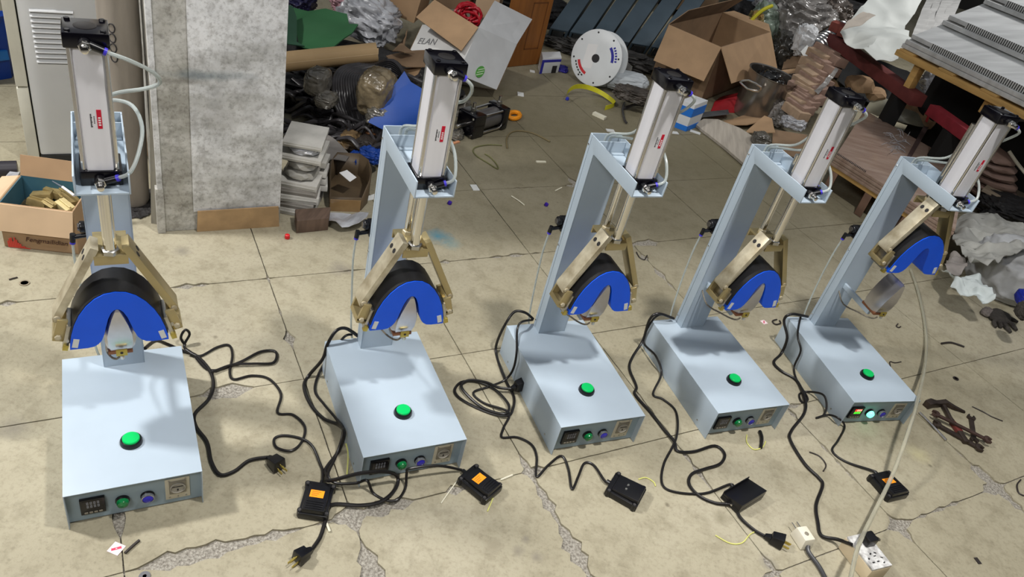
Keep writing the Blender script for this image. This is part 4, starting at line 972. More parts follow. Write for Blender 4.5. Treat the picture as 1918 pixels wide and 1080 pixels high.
for k in range(13):
    h_ = .030*math.exp(-((k-3)/4.2)**2)*random.uniform(.6, 1.2)+random.uniform(.002, .006); x = .008+k*.0047
    m.hexa([TL+dn*.985+ux*x+fn*.0042, TL+dn*.985+ux*(x+.0042)+fn*.0042, TL+dn*.985+ux*(x+.0042)+fn*.005, TL+dn*.985+ux*x+fn*.005]+[p+Vector((0, 0, h_)) for p in (TL+dn*.985+ux*x+fn*.0042, TL+dn*.985+ux*(x+.0042)+fn*.0042, TL+dn*.985+ux*(x+.0042)+fn*.005, TL+dn*.985+ux*x+fn*.005)])
m.build('skyline_print', mat('red_ink', (196, 66, 52), .7, var=0), box)
# fill under the blocks so they lie on something, then the blocks
blk = mat('brass_block', (150, 132, 88), .5, .5, var=.25, scale=30)
blkl = mat('pale_brass_block', (206, 190, 140), .5, .3, var=.1, scale=30)
BLK = [(70, 378, 15, 30, 'brass block with a slot, leftmost in the carton'), (79, 366, 20, 34, 'brass block behind the slotted one in the carton'), (93, 383, -15, 24, 'small brass block before the others in the carton'), (100, 360, 5, 30, 'brass block at the middle of the carton'), (117, 362, -30, 34, 'large tilted brass block near the pen in the carton'), (132, 372, -25, 32, 'large brass block at the right end of the carton'), (122, 386, -20, 30, 'pale yellow block at the front right of the carton')]
for k, (px, py, a, s, l) in enumerate(BLK):
    c = gp(px, py, zt_*.72); M = Matrix.Translation(c) @ Matrix.Rotation(R(a), 4, 'Z') @ Matrix.Rotation(R(random.uniform(-14, 14)), 4, 'X') @ Matrix.Rotation(R(random.uniform(-14, 14)), 4, 'Y')
    q = s*.00085; b = MB(); b.box(-q, q, -q*.62, q*.62, -.012, .010, M)
    if k % 2 == 0: b.box(-q*.9, q*.9, -q*.12, q*.12, .010, .015, M)
    solo('brass_block', b, blkl if k == 6 else blk, l, 'block', 'brass blocks in the carton', bev=.0012)
m = MB(); 
iq = [TL+dn*.5+(BKL-TL)*.06+ux*.006, TR+dn*.5+(BKR-TR)*.06-ux*.006, BKR+dn*.5-(BKR-TR)*.06-ux*.006, BKL+dn*.5-(BKL-TL)*.06+ux*.006]
m.hexa([p+dn*.48 for p in iq]+iq); tag(solo('scrap_fill', m, mat('scrap_fill', (92, 84, 62), .7, var=.5, scale=80, bump=1, bscale=120), 'bed of dark metal scrap under the brass blocks', 'scrap'), kind='stuff')
pen = thing('marker_pen', 'grey and white pen lying on the brass blocks', 'pen', gp(120, 352, zt_*.9), 0, world=True)
pa, pb_, pc, pd = gp(98, 339, zt_*1.02), gp(117, 350, zt_*1.0), gp(119, 351.5, zt_*1.0), gp(139, 366, zt_*.96)
m = MB(); m.cyl(pa, pb_, .0015, .003, 10); m.build('shaft', mat('pen_grey', (96, 104, 116), .4, var=0), pen)
m = MB(); m.cyl(pb_, pd, .0042, .0042, 12); m.build('barrel', mat('pen_white', (226, 226, 232), .3, var=0), pen)

# ================================================================== heap left of centre
black = mat('black_hose', (56, 54, 56), .34, var=.25, scale=20)
heapm = mat('dark_heap', (34, 33, 34), .7, var=.35, scale=25, bump=1, bscale=40)
b = blob_mb(at(640, 150, 3.5)*1.0, [Vector((.56, .10, 0)), Vector((-.05, .38, 0)), Vector((0, 0, .12))], .3, 3.2, 1, 5, .003); hp = solo('cable_heap', b, heapm, 'low dark heap of black rubber cables and hoses right of the pillar', 'cable heap', kind='stuff')
random.seed(11)
m = MB()
for k in range(16):      # sheaf of hanging cables
    x = 632+k*4.6; m.tube([at(x+42, 121+k*.7, 3.22+random.uniform(-.02, .02)), at(x+8, 128+k, 3.14), at(x-6, 150, 3.06), at(x-4+k*.6, 190+k, 3.00), at(x+10+k*.5, 230+k*1.2, 2.95), at(x+26+random.uniform(-6, 6), 262, 2.93)], .011, 6, 4)
for k in range(64):      # cables lying about
    y = 128+random.uniform(0, 145); x = 515+random.uniform(-10, 110); Y = 2.78+(275-y)*.0034
    pts = [at(x+i*random.uniform(24, 34), y+i*random.uniform(-4, 9)+random.uniform(-14, 14), Y+random.uniform(-.04, .05)) for i in range(6)]
    for p in pts: p.z = max(p.z, .01)
    m.tube(pts, random.uniform(.006, .012), 6, 4)
for k in range(8):
    y = 118+k*4; m.tube([at(700-k*3, 122, 3.25), at(735, y-4, 3.2), at(757+k, y+22, 3.15), at(752, y+60, 3.1)], .010, 6, 4)
solo('cable_tangle', m, black, 'tangle of black cables hanging over the dark heap', 'cables', kind='stuff', angle=60)
green = mat('green_sheet', (44, 92, 56), .6, var=.1, scale=5)
sheet('plastic_board', 'dark green bent plastic board lying over the heap right of the pillar', 'board', green, [(549, 12, 3.78), (577, 18, 3.75), (609, 12, 3.78), (650, 24, 3.75), (653, 42, 3.68), (670, 44, 3.68), (657, 62, 3.58), (620, 87, 3.42), (583, 92, 3.40), (560, 84, 3.44), (552, 40, 3.6)], .014, 3, .006, 1)
sheet('plastic_board', 'narrow dark green upright board against the pillar', 'board', mat('dark_green', (40, 72, 54), .6, var=.1, scale=5), [(526, 4, 3.55), (550, 8, 3.6), (557, 30, 3.56), (556, 78, 3.42), (572, 86, 3.38), (540, 82, 3.36), (526, 70, 3.36)], .01, 3, .006, 2)
# kraft paper roll
a, b_ = at(520, 117, 3.14), at(706, 98, 3.32)
r1 = 18.5*mpp(a); roll = thing('paper_roll', 'large brown kraft paper roll lying across the cable heap', 'paper roll', (a+b_)/2+Vector((0, 0, -r1)), 0, world=True)
d = (b_-a).normalized(); m = MB(); m.lathe([(r1, 0), (r1, (b_-a).length), (r1*.9, (b_-a).length), (r1*.88, (b_-a).length-.05), (r1*.88, .05), (r1*.88, 0), (r1, 0)], a, d, 32); m.build('paper', mat('kraft_paper', (190, 160, 118), .7, var=.05, scale=6), roll, angle=40)
up = Vector((0, 0, 1)); sd = d.cross(up).normalized(); 
if sd.y > 0: sd = -sd
m = quad_mb([a+sd*r1*.7+up*r1*.74, b_+sd*r1*.7+up*r1*.74, b_+sd*r1*1.0+up*r1*.2, a+sd*r1*1.0+up*r1*.2], .003); m.build('loose_edge', mat('kraft_edge', (196, 168, 128), .7, var=.05), roll)
# bags and parcels
bag('plastic_bag', 'clear crumpled plastic bag with pink and white things above the green board', 'plastic bag', filmw, 692, 34, 3.95, 58, .16, 33, .4, 2.6, 5, rot=14)
bag('plastic_bag', 'pinkish plastic bag at the top edge left of the large clear bag', 'plastic bag', mat('pink_bag', (196, 150, 160), .25, trans=.15, var=.2, scale=16, coat=.5), 648, 4, 4.05, 24, .10, 16, .4, 2.6, 6)
bag('dark_bag', 'dark blue bag at the top edge behind the green board', 'bag', mat('navy_bag', (30, 28, 60), .4, var=.3, scale=10), 566, 6, 4.1, 22, .12, 16, .35, 2.4, 7)
bag('wrapped_parcel', 'round film-wrapped grey parcel below the paper roll', 'parcel', filmd, 596, 152, 2.96, 24, .08, 22, .14, 2, 8)
bag('wrapped_parcel', 'film-wrapped brown parcel left of the blue sheet', 'parcel', mat('parcel_film', (112, 100, 78), .2, trans=.1, var=.4, scale=14, bump=.8, bscale=26, coat=.7), 706, 172, 2.98, 36, .10, 40, .14, 2, 9)
bag('wrapped_parcel', 'low dark film parcel beneath the brown parcel', 'parcel', filmd, 713, 214, 2.93, 26, .07, 18, .3, 3, 10)
bag('wrapped_parcel', 'small dark parcel between the cables below the grey one', 'parcel', filmd, 612, 186, 2.90, 20, .06, 12, .2, 2, 11)
bluem = mat('blue_sheet', (14, 62, 140), .5, var=.1, scale=6)
sheet('plastic_sheet', 'plain blue plastic sheet leaning behind the second press column', 'sheet', bluem, [(757, 132, 3.02), (769, 152, 3.0), (800, 170, 2.98), (800, 238, 2.84), (716, 241, 2.82), (689, 227, 2.84)], .008, 3, .004, 5)
sheet('cardboard_scrap', 'torn curved cardboard piece standing above the cable heap', 'cardboard', kraftd, [(735, 95, 3.45), (752, 78, 3.5), (763, 53, 3.55), (757, 84, 3.48), (776, 97, 3.43), (757, 98, 3.4)], .008, 8, .004, 6)
sheet('cardboard_scrap', 'wide brown cardboard flap left of the second press cap', 'cardboard', kraftd, [(722, 102, 3.44), (752, 96, 3.5), (796, 94, 3.5), (800, 122, 3.4), (760, 124, 3.36), (734, 116, 3.4)], .012, 5, .004, 7)
sheet('cardboard_scrap', 'small tan cardboard corner above the blue sheet', 'cardboard', kraft, [(754, 128, 3.42), (790, 124, 3.42), (775, 152, 3.36), (768, 150, 3.36)], .006, 6, .004, 8)
bag('scorched_box', 'rusty brown crumpled box left of the second press arm', 'scrap', mat('rusty_brown', (116, 76, 46), .6, var=.4, scale=9), 692, 246, 2.98, 24, .07, 13, .25, 2.4, 12)
bag('scorched_box', 'burnt tan and dark lump below the rusty box', 'scrap', mat('burnt_tan', (122, 98, 62), .6, rgb2=(50, 40, 32), scale=12), 656, 263, 2.86, 21, .06, 15, .25, 2.4, 13)
bag('dark_lump', 'charred dark lump right of the burnt tan lump', 'scrap', mat('charred', (40, 34, 30), .6, var=.4, scale=12), 690, 268, 2.84, 22, .06, 9, .3, 2.6, 14)
foam = mat('blue_foam', (12, 58, 140), .55, var=.15, scale=12)
bag('blue_foam_piece', 'crumpled blue foam piece beside the second press column', 'foam', foam, 693, 290, 2.74, 22, .04, 12, .4, 2.2, 15)
bag('blue_foam_piece', 'small blue foam piece left of the larger one', 'foam', foam, 664, 295, 2.72, 11, .035, 10, .3, 2.2, 16)
greyc = mat('grey_rag', (112, 108, 104), .8, var=.2, scale=14)
sheet('rag', 'grey dusty cloth behind the stack of white boards', 'cloth', greyc, [(536, 252, 2.72), (590, 246, 2.82), (620, 258, 2.78), (655, 285, 2.7), (648, 300, 2.62), (600, 300, 2.58), (570, 275, 2.62)], .02, 7, .004, 9)
sheet('board_scrap', 'pale board lying flat behind the white stack', 'board', mat('dusty_board', (150, 146, 142), .8, var=.1), [(540, 240, 2.9), (585, 232, 2.98), (634, 252, 2.92), (636, 260, 2.88), (590, 258, 2.84), (552, 252, 2.82)], .003, 3, .01, 9)
# stack of white boards beside the pillar
boardw = mat('white_board', (186, 184, 178), .75, var=.12, scale=14)
boardg = mat('grey_board', (140, 136, 130), .8, var=.15, scale=14)
c = gp(560, 400)+Vector((-.02, .06, 0)); z = .001
BL_ = ['bottom board of the white stack right of the pillar', 'second board from below in the white stack by the pillar', 'third board from below in the white stack by the pillar', 'fourth board from below in the white stack by the pillar', 'fifth board from below in the white stack by the pillar', 'film-wrapped dusty pack in the middle of the white stack', 'film-wrapped upper pack in the white stack', 'long pale bar sticking out above the packs in the white stack', 'clear bag of strips on the white stack', 'wide white top board of the white stack']
hts = [.028, .026, .028, .026, .024, .040, .040, .020, .032, .018]
for k, h_ in enumerate(hts):
    wrapped = k in (5, 6, 8); w_ = (.066, .064, .07, .066, .068, .060, .056, .074, .058, .068)[k]
    M = Matrix.Translation(c+Vector((random.uniform(-.004, .004), .008*k*.3, z))) @ Matrix.Rotation(TH+R(-24+random.uniform(-5, 5)), 4, 'Z')
    b = MB()
    if wrapped:
        bm_ = blob_mb((0, 0, h_/2), [Vector((w_*1.05, 0, 0)), Vector((0, .085, 0)), Vector((0, 0, h_*.62))], .18, 3, k, 3)
        b.add([M @ p for p in bm_.v], bm_.f)
    else:
        b.box(-w_, w_, -.085, .085, .0005, h_-.0005, M)
        b.box(-w_*.9, w_*.9, -.087, -.083, h_*.35, h_*.6, M)
    solo('board', b, (filmw if k == 8 else mat('dusty_film', (150, 148, 142), .3, var=.25, scale=16, coat=.4)) if wrapped else (boardg if k in (1, 3) else boardw), BL_[k], 'board', 'stack of white boards by the pillar', bev=0 if wrapped else .0015)
    z += h_
for k, (px, py) in enumerate(((603, 300), (603, 318), (601, 331), (602, 343))):
    P = at(px, py, 2.44); b = MB(); b.box(-.018, .022, -.04, .04, -.011, .011, Matrix.Translation(P) @ Matrix.Rotation(R(8+4*k), 4, 'Z')); solo('white_block', b, boardw, ['topmost', 'second', 'third', 'lowest'][k]+' of the small white blocks beside the board stack', 'block', 'small white blocks beside the board stack', bev=.001)
Q = [gp(555, 437), gp(614, 431), gp(613, 408), gp(552, 407)]
b = MB(); hb_ = .052; b.hexa([Q[0], Q[1], Q[1]+Vector((-.02, .075, 0)), Q[0]+Vector((-.035, .07, 0)), Q[0]+Vector((0, 0, hb_)), Q[1]+Vector((0, 0, hb_)), Q[1]+Vector((-.02, .075, hb_)), Q[0]+Vector((-.035, .07, hb_))]); solo('wooden_block', b, mat('brown_block', (98, 80, 68), .75, var=.2, scale=12, stretch=(6, 1, 1)), 'dark brown wooden block on the floor in front of the white stack', 'block', bev=.002)
# open tray with a white card
A = [gp(618, 396), gp(676, 398), gp(688, 345), gp(620, 330)]
tr = thing('metal_tray', 'brown open box with rounded side and taped front, holding a white card', 'box', gp(650, 372), 0, world=True)
brn = mat('tray_brown', (84, 70, 52), .5, var=.25, scale=10); h_ = Vector((0, 0, .10))
outl = [gp(616, 392), gp(676, 394), gp(688, 380), gp(692, 360), gp(686, 340), gp(670, 328), gp(628, 326), gp(615, 345)]
m = MB(); m.add(outl+[p+h_*(.55 if i < 2 else 1.0) for i, p in enumerate(outl)], [tuple(range(8))]+[(i, (i+1) % 8, 8+(i+1) % 8, 8+i) for i in range(8)]); me_ = m.build('tray_walls', brn, tr)
sm_ = me_.modifiers.new('thickness', 'SOLIDIFY'); sm_.thickness = .004
m = quad_mb([gp(617, 395), gp(674, 397), gp(674, 397)+h_*.5, gp(617, 395)+h_*.5], .003); m.build('taped_flap', mat('taped_kraft', (140, 112, 76), .25, var=.15, coat=.6), tr)
solo('paper_card', quad_mb([at(636, 323, 2.5), at(650, 318, 2.55), at(668, 332, 2.55), at(656, 340, 2.5)], .002), inkw, 'white card inside the brown open box', 'card')
sheet('film_scrap', 'shiny crumpled clear film on the floor before the brown open box', 'film', filmw, [(600, 408, 2.28), (625, 395, 2.36), (690, 400, 2.38), (684, 410, 2.3), (640, 418, 2.26)], .02, 18, .001, 12)
sheet('paper_scrap', 'white paper scrap between the brown box and the second press', 'paper', tape, [(684, 368, 2.54), (702, 362, 2.58), (700, 373, 2.55), (686, 375, 2.52)], .006, 12, .002, 13)

# ================================================================== centre: cartons, door panel, spool, steel
# brown carton at the top
def boxpx(name, label, cat, m, fl, fr, bl, top, h=None, group=None, bev=.002):
    """box from three floor corners (world points) and height"""
    u = fr-fl; v = bl-fl; z = Vector((0, 0, h)); b = MB(); b.hexa([fl, fr, fr+v, fl+v, fl+z, fr+z, fr+v+z, fl+v+z]); return solo(name, b, m, label, cat, group, bev=bev)
a = at(727, 34, 4.15); bb = at(772, 44, 4.1)
b = MB(); b.hexa([at(690, 6, 4.2), at(775, 44, 4.05), at(800, 20, 4.3), at(740, -10, 4.5), at(700, -60, 4.2), at(797, -30, 4.05), at(815, -40, 4.3), at(750, -60, 4.5)]); solo('carton', b, kraft, 'brown carton at the top edge above the clear bags', 'carton', bev=.003)
b = MB(); b.hexa([at(815, 14, 4.6), at(878, 20, 4.6), at(890, 4, 4.9), at(830, -2, 4.9), at(822, -60, 4.6), at(890, -60, 4.6), at(900, -60, 4.9), at(840, -60, 4.9)]); solo('carton', b, kraftd, 'brown carton at the top edge behind the red wire', 'carton', bev=.003)
b = MB(); b.hexa([at(884, 36, 4.45), at(930, 30, 4.5), at(940, 10, 4.8), at(894, 14, 4.8), at(905, -60, 4.45), at(950, -60, 4.5), at(960, -60, 4.8), at(915, -60, 4.8)]); solo('carton', b, kraftl, 'pale brown carton upright behind the white flap', 'carton', bev=.003)
random.seed(3); m = MB()
for k in range(14):
    c = at(872+random.uniform(-10, 14), 26+random.uniform(-8, 10), 4.3); q = [c+Vector((.05*math.cos(t*.9+k), random.uniform(-.02, .02), .04*math.sin(t*.9+k))) for t in range(8)]; m.tube(q, .007, 5, 3)
solo('wire_coil', m, mat('red_wire', (176, 24, 40), .4, var=.1), 'bundle of red wire behind the white carton', 'wire', angle=60)
# white carton, tipped
wc = thing('carton', 'open white carton with a round green mark, tipped beside the second press', 'carton', at(905, 150, 3.9), 0, world=True)
e1, e2 = at(897, 51, 3.86), at(858, 139, 3.62); g1, g2 = at(968, 83, 4.10), at(930, 168, 3.84); l1, l2 = at(791, 46, 4.06), at(779, 86, 3.98)
dn_ = (e2-e1); l2b = l1+dn_; bk1 = g1+(l1-e1)
quad_mb([e1, g1, g2, e2], .004).build('front_panel', whitec, wc)
quad_mb([l1, e1, e2, l2b], .004).build('side_panel', mat('white_carton_side', (220, 220, 218), .65, var=.03), wc)
quad_mb([g1, bk1, bk1+dn_, g2], .004).build('back_panel', kraftin, wc)
quad_mb([bk1, l1, l2b, bk1+dn_], .004).build('inner_panel', kraftin, wc)
quad_mb([e2, g2, bk1+dn_, l2b], .004).build('bottom_panel', whitec, wc)
quad_mb([e1, g1, at(997, 36, 4.42), at(927, 1, 4.2)], .004).build('upright_flap', whitec, wc)
quad_mb([at(814, -1, 4.02), at(896, 51, 3.84), at(864, 95, 3.70), at(779, 32, 3.92)], .004).build('brown_flap', kraft, wc)
fx = (g1-e1).normalized(); fy = -(e2-e1).normalized(); fz = fx.cross(fy)
if fz.dot(CAM-e1) < 0: fz = -fz
cg = at(902, 134, 3.76); cg = cg-fz*(cg-e1).dot(fz)+fz*.002
m = MB(); m.prism([(math.cos(t*.35)*.030, math.sin(t*.35)*.036) for t in range(18)], lambda u, v, w_: cg+fx*u+fy*v+fz*w_, -.001, .002); gm = m.build('green_mark', mat('green_ink', (86, 160, 70), .6, var=0), wc)
m = MB()
for s in (-.016, .0, .016): m.hexa([cg+fx*a_+fy*(b_+s+a_*.5)+fz*.003 for a_, b_ in ((-.022, -.0035), (.022, -.0035), (.022, .0035), (-.022, .0035))]+[cg+fx*a_+fy*(b_+s+a_*.5)+fz*.0035 for a_, b_ in ((-.022, -.0035), (.022, -.0035), (.022, .0035), (-.022, .0035))])
m.build('mark_bands', mat('pale_green_ink', (196, 224, 184), .6, var=0), wc)
sx_ = (e1-l1).normalized(); sy_ = -(l2b-l1).normalized(); so_n = sx_.cross(sy_); 
if so_n.dot(CAM-l1) < 0: so_n = -so_n
pt = at(784, 86, 3.95); pt = pt-so_n*(pt-l1).dot(so_n)+so_n*.002
lettering('carton_print', 'ELAN', .056, mat('grey_ink', (130, 130, 132), .7, var=0), wc, pt, sx_, sy_)
# wooden door panel
d0, d1 = gp(930, 128), gp(1008, 120); hgt = Vector((0, 0, 1.1)); dv = Vector((.0, .04, 0))
dp = thing('door_panel', 'upright orange-brown wooden door panel right of the white carton', 'door panel', (d0+d1)/2, 0, world=True)
wd = mat('orange_wood', (150, 94, 42), .5, var=.14, scale=4, stretch=(9, 9, 1)); wdd = mat('orange_wood_dark', (116, 70, 32), .5, var=.1, scale=4)
m = MB(); m.hexa([d0, d1, d1+dv, d0+dv]+[p+hgt for p in (d0, d1, d1+dv, d0+dv)]); m.build('leaf', wd, dp, bev=.004)
dx_ = (d1-d0)
def dpp(a, z, o=-.002): return d0+dx_*a+Vector((0, o, z))
for (z0_, z1_) in ((.10, .38), (.46, .80)):
    m = MB()
    for (a0, a1, za, zb) in ((.55, .90, z0_, z0_+.008), (.55, .90, z1_-.008, z1_), (.55, .57, z0_, z1_), (.88, .90, z0_, z1_)):
        m.hexa([dpp(a0, za), dpp(a1, za), dpp(a1, za, .002), dpp(a0, za, .002), dpp(a0, zb), dpp(a1, zb), dpp(a1, zb, .002), dpp(a0, zb, .002)])
    m.build('moulding', wdd, dp)
m = MB(); ctr = dpp(.74, .58, -.003); m.prism([(0, -.09), (.05, 0), (0, .09), (-.05, 0)], lambda u, v, w_: ctr+dx_.normalized()*u+Vector((0, w_, v)), 0, .003); m.build('diamond_moulding', wdd, dp)
# black pneumatic cylinder lying on the floor
t = thing('pneumatic_cylinder', 'spare black-ended pneumatic cylinder lying on the floor before the white carton', 'cylinder', gp(905, 238), 0, world=True)
a0 = gp(872, 232, .06); a1 = gp(935, 214, .06); ax_ = (a1-a0).normalized(); sn = ax_.cross(Vector((0, 0, 1))).normalized(); hh = .056
def cylbox(mb, c0, c1, h0): 
    return mb.hexa([c0+sn*h0+Vector((0, 0, -h0)), c1+sn*h0+Vector((0, 0, -h0)), c1-sn*h0+Vector((0, 0, -h0)), c0-sn*h0+Vector((0, 0, -h0)), c0+sn*h0+Vector((0, 0, h0)), c1+sn*h0+Vector((0, 0, h0)), c1-sn*h0+Vector((0, 0, h0)), c0-sn*h0+Vector((0, 0, h0))])
L_ = (a1-a0).length
m = MB(); cylbox(m, a0, a0+ax_*L_*.32, hh); m.build('end_cap', blackcap, t, bev=.006)
m = MB(); cylbox(m, a1-ax_*L_*.14, a1+ax_*.01, hh*.98); m.build('end_cap', blackcap, t, bev=.006)
m = MB(); m.cyl(a0+ax_*L_*.3, a1-ax_*L_*.1, hh*.82, n=28); m.build('barrel', mat('dull_barrel', (120, 118, 118), .4, .7, var=.1), t)
for s1 in (-1, 1):
    for s2 in (-1, 1):
        o_ = sn*(s1*hh*.78)+Vector((0, 0, s2*hh*.78)); m = MB(); m.cyl(a0+o_-ax_*.006, a1+o_+ax_*.016, .006, n=8); m.build('tie_rod', chrome, t)
m = MB(); m.cyl(a0-ax_*.07, a0, .011, n=14); m.build('rod', chrome, t)
for q in (.16, .93):
    c = a0+ax_*L_*q+Vector((0, 0, hh)); m = MB(); hexbolt(m, c, (0, 0, 1), .014, .02); m.cyl(c+Vector((0, 0, .02)), c+Vector((0, 0, .045)), .008, n=10); m.build('port_fitting', steel, t)
b = MB(); b.tube([gp(963+11*math.cos(k*.7), 216+6*math.sin(k*.7), .012) for k in range(10)], .012, 8, 3); solo('tape_ring', b, mat('orange_tape', (224, 140, 24), .4, var=.1), 'crumpled orange tape ring on the floor right of the spare cylinder', 'tape')
bag('plastic_bag', 'dark bag behind the spare cylinder', 'bag', filmd, 858, 214, 3.6, 24, .08, 30, .35, 2.6, 21)
bag('plastic_bag', 'small dark film lump under the second press hose', 'bag', filmd, 850, 258, 3.3, 18, .06, 18, .35, 2.6, 22)
# box with blue print beside the spool
def small_box(label, pts, h, cat='box', m=whitec, name='small_box'):
    P = [gp(a, b_) for a, b_ in pts]; v = P[2]-P[1]; z = Vector((0, 0, h)); r_ = thing(name, label, cat, (P[0]+P[1])/2, 0, world=True)
    b = MB(); b.hexa([P[0], P[1], P[1]+v, P[0]+v, P[0]+z, P[1]+z, P[1]+v+z, P[0]+v+z]); b.build('body', m, r_, bev=.002); return r_, P, v, z
blueink = mat('blue_ink', (44, 44, 150), .6, var=0)
r_, P, v, z = small_box('white box with dark blue print beside the spool', [(1010, 138), (1045, 136), (1042, 124)], .095)
def band(root, P0, P1, z0, z1, mm, a0=0, a1=1, off=.002):
    n = (P1-P0).cross(Vector((0, 0, 1))).normalized()
    if n.dot(CAM-P0) < 0: n = -n
    A_, B_ = P0+(P1-P0)*a0+n*off, P0+(P1-P0)*a1+n*off
    m = MB(); m.hexa([A_+Vector((0, 0, z0)), B_+Vector((0, 0, z0)), B_-n*.002+Vector((0, 0, z0)), A_-n*.002+Vector((0, 0, z0)), A_+Vector((0, 0, z1)), B_+Vector((0, 0, z1)), B_-n*.002+Vector((0, 0, z1)), A_-n*.002+Vector((0, 0, z1))]); return m.build('printed_band', mm, root)
band(r_, P[0], P[1], .07, .085, blueink); band(r_, P[0], P[1], .0, .07, blueink, .0, .12); band(r_, P[0], P[1], .0, .045, ink, .62, .86)
bag('blue_bag', 'crumpled dark blue plastic bag between printed box and spool', 'bag', mat('blue_film', (40, 36, 120), .3, var=.2), 1050, 132, 4.6, 14, .05, 8, .35, 2.4, 23)
# cable spool
c = gp(1108, 163); spm = mat('spool_white', (216, 220, 222), .4, var=.03); c = c+Vector((0, .06, 0))
s_ = mpp(c); rad = 50*s_; axd = Vector((-.42, -.88, .24)).normalized(); cc = c+Vector((0, 0, rad*.98))
sp = thing('spool', 'white round cable spool with coloured print standing on edge', 'spool', c, 0, world=True)
f0 = cc+axd*.045; f1 = cc-axd*.045
m = MB(); m.lathe([(rad, 0), (rad, .006), (rad*.97, .009), (rad*.5, .010), (rad*.16, .010)], f0, axd, 48); fl_ = m.build('front_flange', spm, sp)
m = MB(); m.lathe([(rad, 0), (rad, .008)], f1-axd*.004, axd, 48); m.build('rear_flange', spm, sp)
m = MB(); m.lathe([(rad*.62, 0), (rad*.62, .09)], f1, axd, 36); m.build('drum', spm, sp)
su = Vector((0, 0, 1)); sxx = axd.cross(su).normalized()*-1; 
sxx = su.cross(axd).normalized(); suu = axd.cross(sxx)
def spp(u, v, o=.0108): return f0+sxx*u*rad+suu*v*rad+axd*o
m = MB(); m.lathe([(rad*.15, 0), (rad*.15, .001)], spp(.0, -.02), axd, 20); m.build('bore', ink, sp)
for k in range(8):
    a_ = k*math.pi/4+.3; m = MB(); m.lathe([(rad*.035, 0), (rad*.035, .0012)], spp(.88*math.cos(a_), .88*math.sin(a_), .009), axd, 10); m.build('hole', ink, fl_)
def arc(mm, r0, r1, a0, a1, nm, o=.0112):
    n = 10; m = MB(); v_ = []
    for k in range(n+1):
        a_ = a0+(a1-a0)*k/n; v_ += [spp(r0*math.cos(a_), r0*math.sin(a_), o), spp(r1*math.cos(a_), r1*math.sin(a_), o)]
    m.add(v_+[p-axd*.001 for p in v_], [(2*k, 2*k+2, 2*k+3, 2*k+1) for k in range(n)]+[(2*(n+1)+2*k+1, 2*(n+1)+2*k+3, 2*(n+1)+2*k+2, 2*(n+1)+2*k) for k in range(n)]); return m.build(nm, mm, sp)
arc(blueink, .60, .70, R(5), R(52), 'blue_print'); arc(mat('red_print', (196, 44, 50), .6, var=0), .62, .72, R(205), R(255), 'red_print')
for k in range(6): arc(blueink, .74, .82, R(8+7*k), R(12+7*k), 'letter_print'); arc(ink, .77, .82, R(206+8*k), R(211+8*k), 'letter_print')
quad_mb([spp(-.48, .35), spp(-.1, .45), spp(-.02, -.42), spp(-.42, -.5)], .002).build('paper_label', mat('label_white', (226, 226, 226), .6, var=.02), sp)
bag('white_roll', 'white rolled plastic sack lying right of the spool', 'sack', mat('white_sack', (178, 184, 188), .55, var=.08, scale=8), 1172, 152, 4.5, 44, .09, 15, .16, 2, 24, rot=-4)
sheet('clear_film', 'thin clear film standing behind the white roll', 'film', filmd, [(1140, 110, 4.75), (1165, 102, 4.8), (1185, 125, 4.75), (1180, 140, 4.68), (1150, 138, 4.66)], .03, 12, .001, 25)
bag('dark_debris', 'dark debris and film behind the third press cap', 'debris', mat('murky_debris', (70, 64, 58), .5, var=.4, scale=18, bump=1, bscale=30), 1190, 178, 4.25, 42, .08, 10, .4, 3, 26)
strap = mat('yellow_strap', (196, 190, 40), .5, var=.1)
m = MB(); sp_ = [gp(1060, 183, .03), gp(1064, 172, .05), gp(1078, 163, .06), gp(1100, 164, .05), gp(1125, 174, .03), gp(1148, 190, .015), gp(1150, 197, .01), gp(1133, 203, .01)]
S_ = smooth(sp_, 5); v_ = []
for p in S_: v_ += [p-Vector((0, .004, .010)), p+Vector((0, .004, .014)), p+Vector((0, .007, .014)), p-Vector((0, .001, .010))]
f_ = [(0, 1, 2, 3)]+[(4*k+j, 4*k+(j+1) % 4, 4*k+4+(j+1) % 4, 4*k+4+j) for k in range(len(S_)-1) for j in range(4)]
m.add(v_, f_); solo('yellow_strap', m, strap, 'yellow bent strap on the floor before the spool', 'strap')
b = MB(); b.lathe([(.009, 0), (.011, .004), (.008, .016)], gp(1062, 187), (0, 0, 1), 10); solo('tube_cap', b, mat('blue_plastic_cap', (40, 50, 170), .4, var=0), 'small blue cap at the end of the yellow strap', 'cap')
fleck('wooden_peg', 'pale peg on the floor before the yellow strap', 'peg', 1122, 219, 65, .03, .075, wirew, .015)
b = MB(); b.tube([gp(1170, 192, .01), gp(1166, 205, .01), gp(1170, 225, .01), gp(1174, 230, .01)], .006, 6, 4); b.tube([gp(1168, 203, .01), gp(1190, 196, .02), gp(1215, 200, .01)], .008, 6, 4); solo('rubber_strap', b, black, 'dark rubber strap left of the third press cap', 'strap')
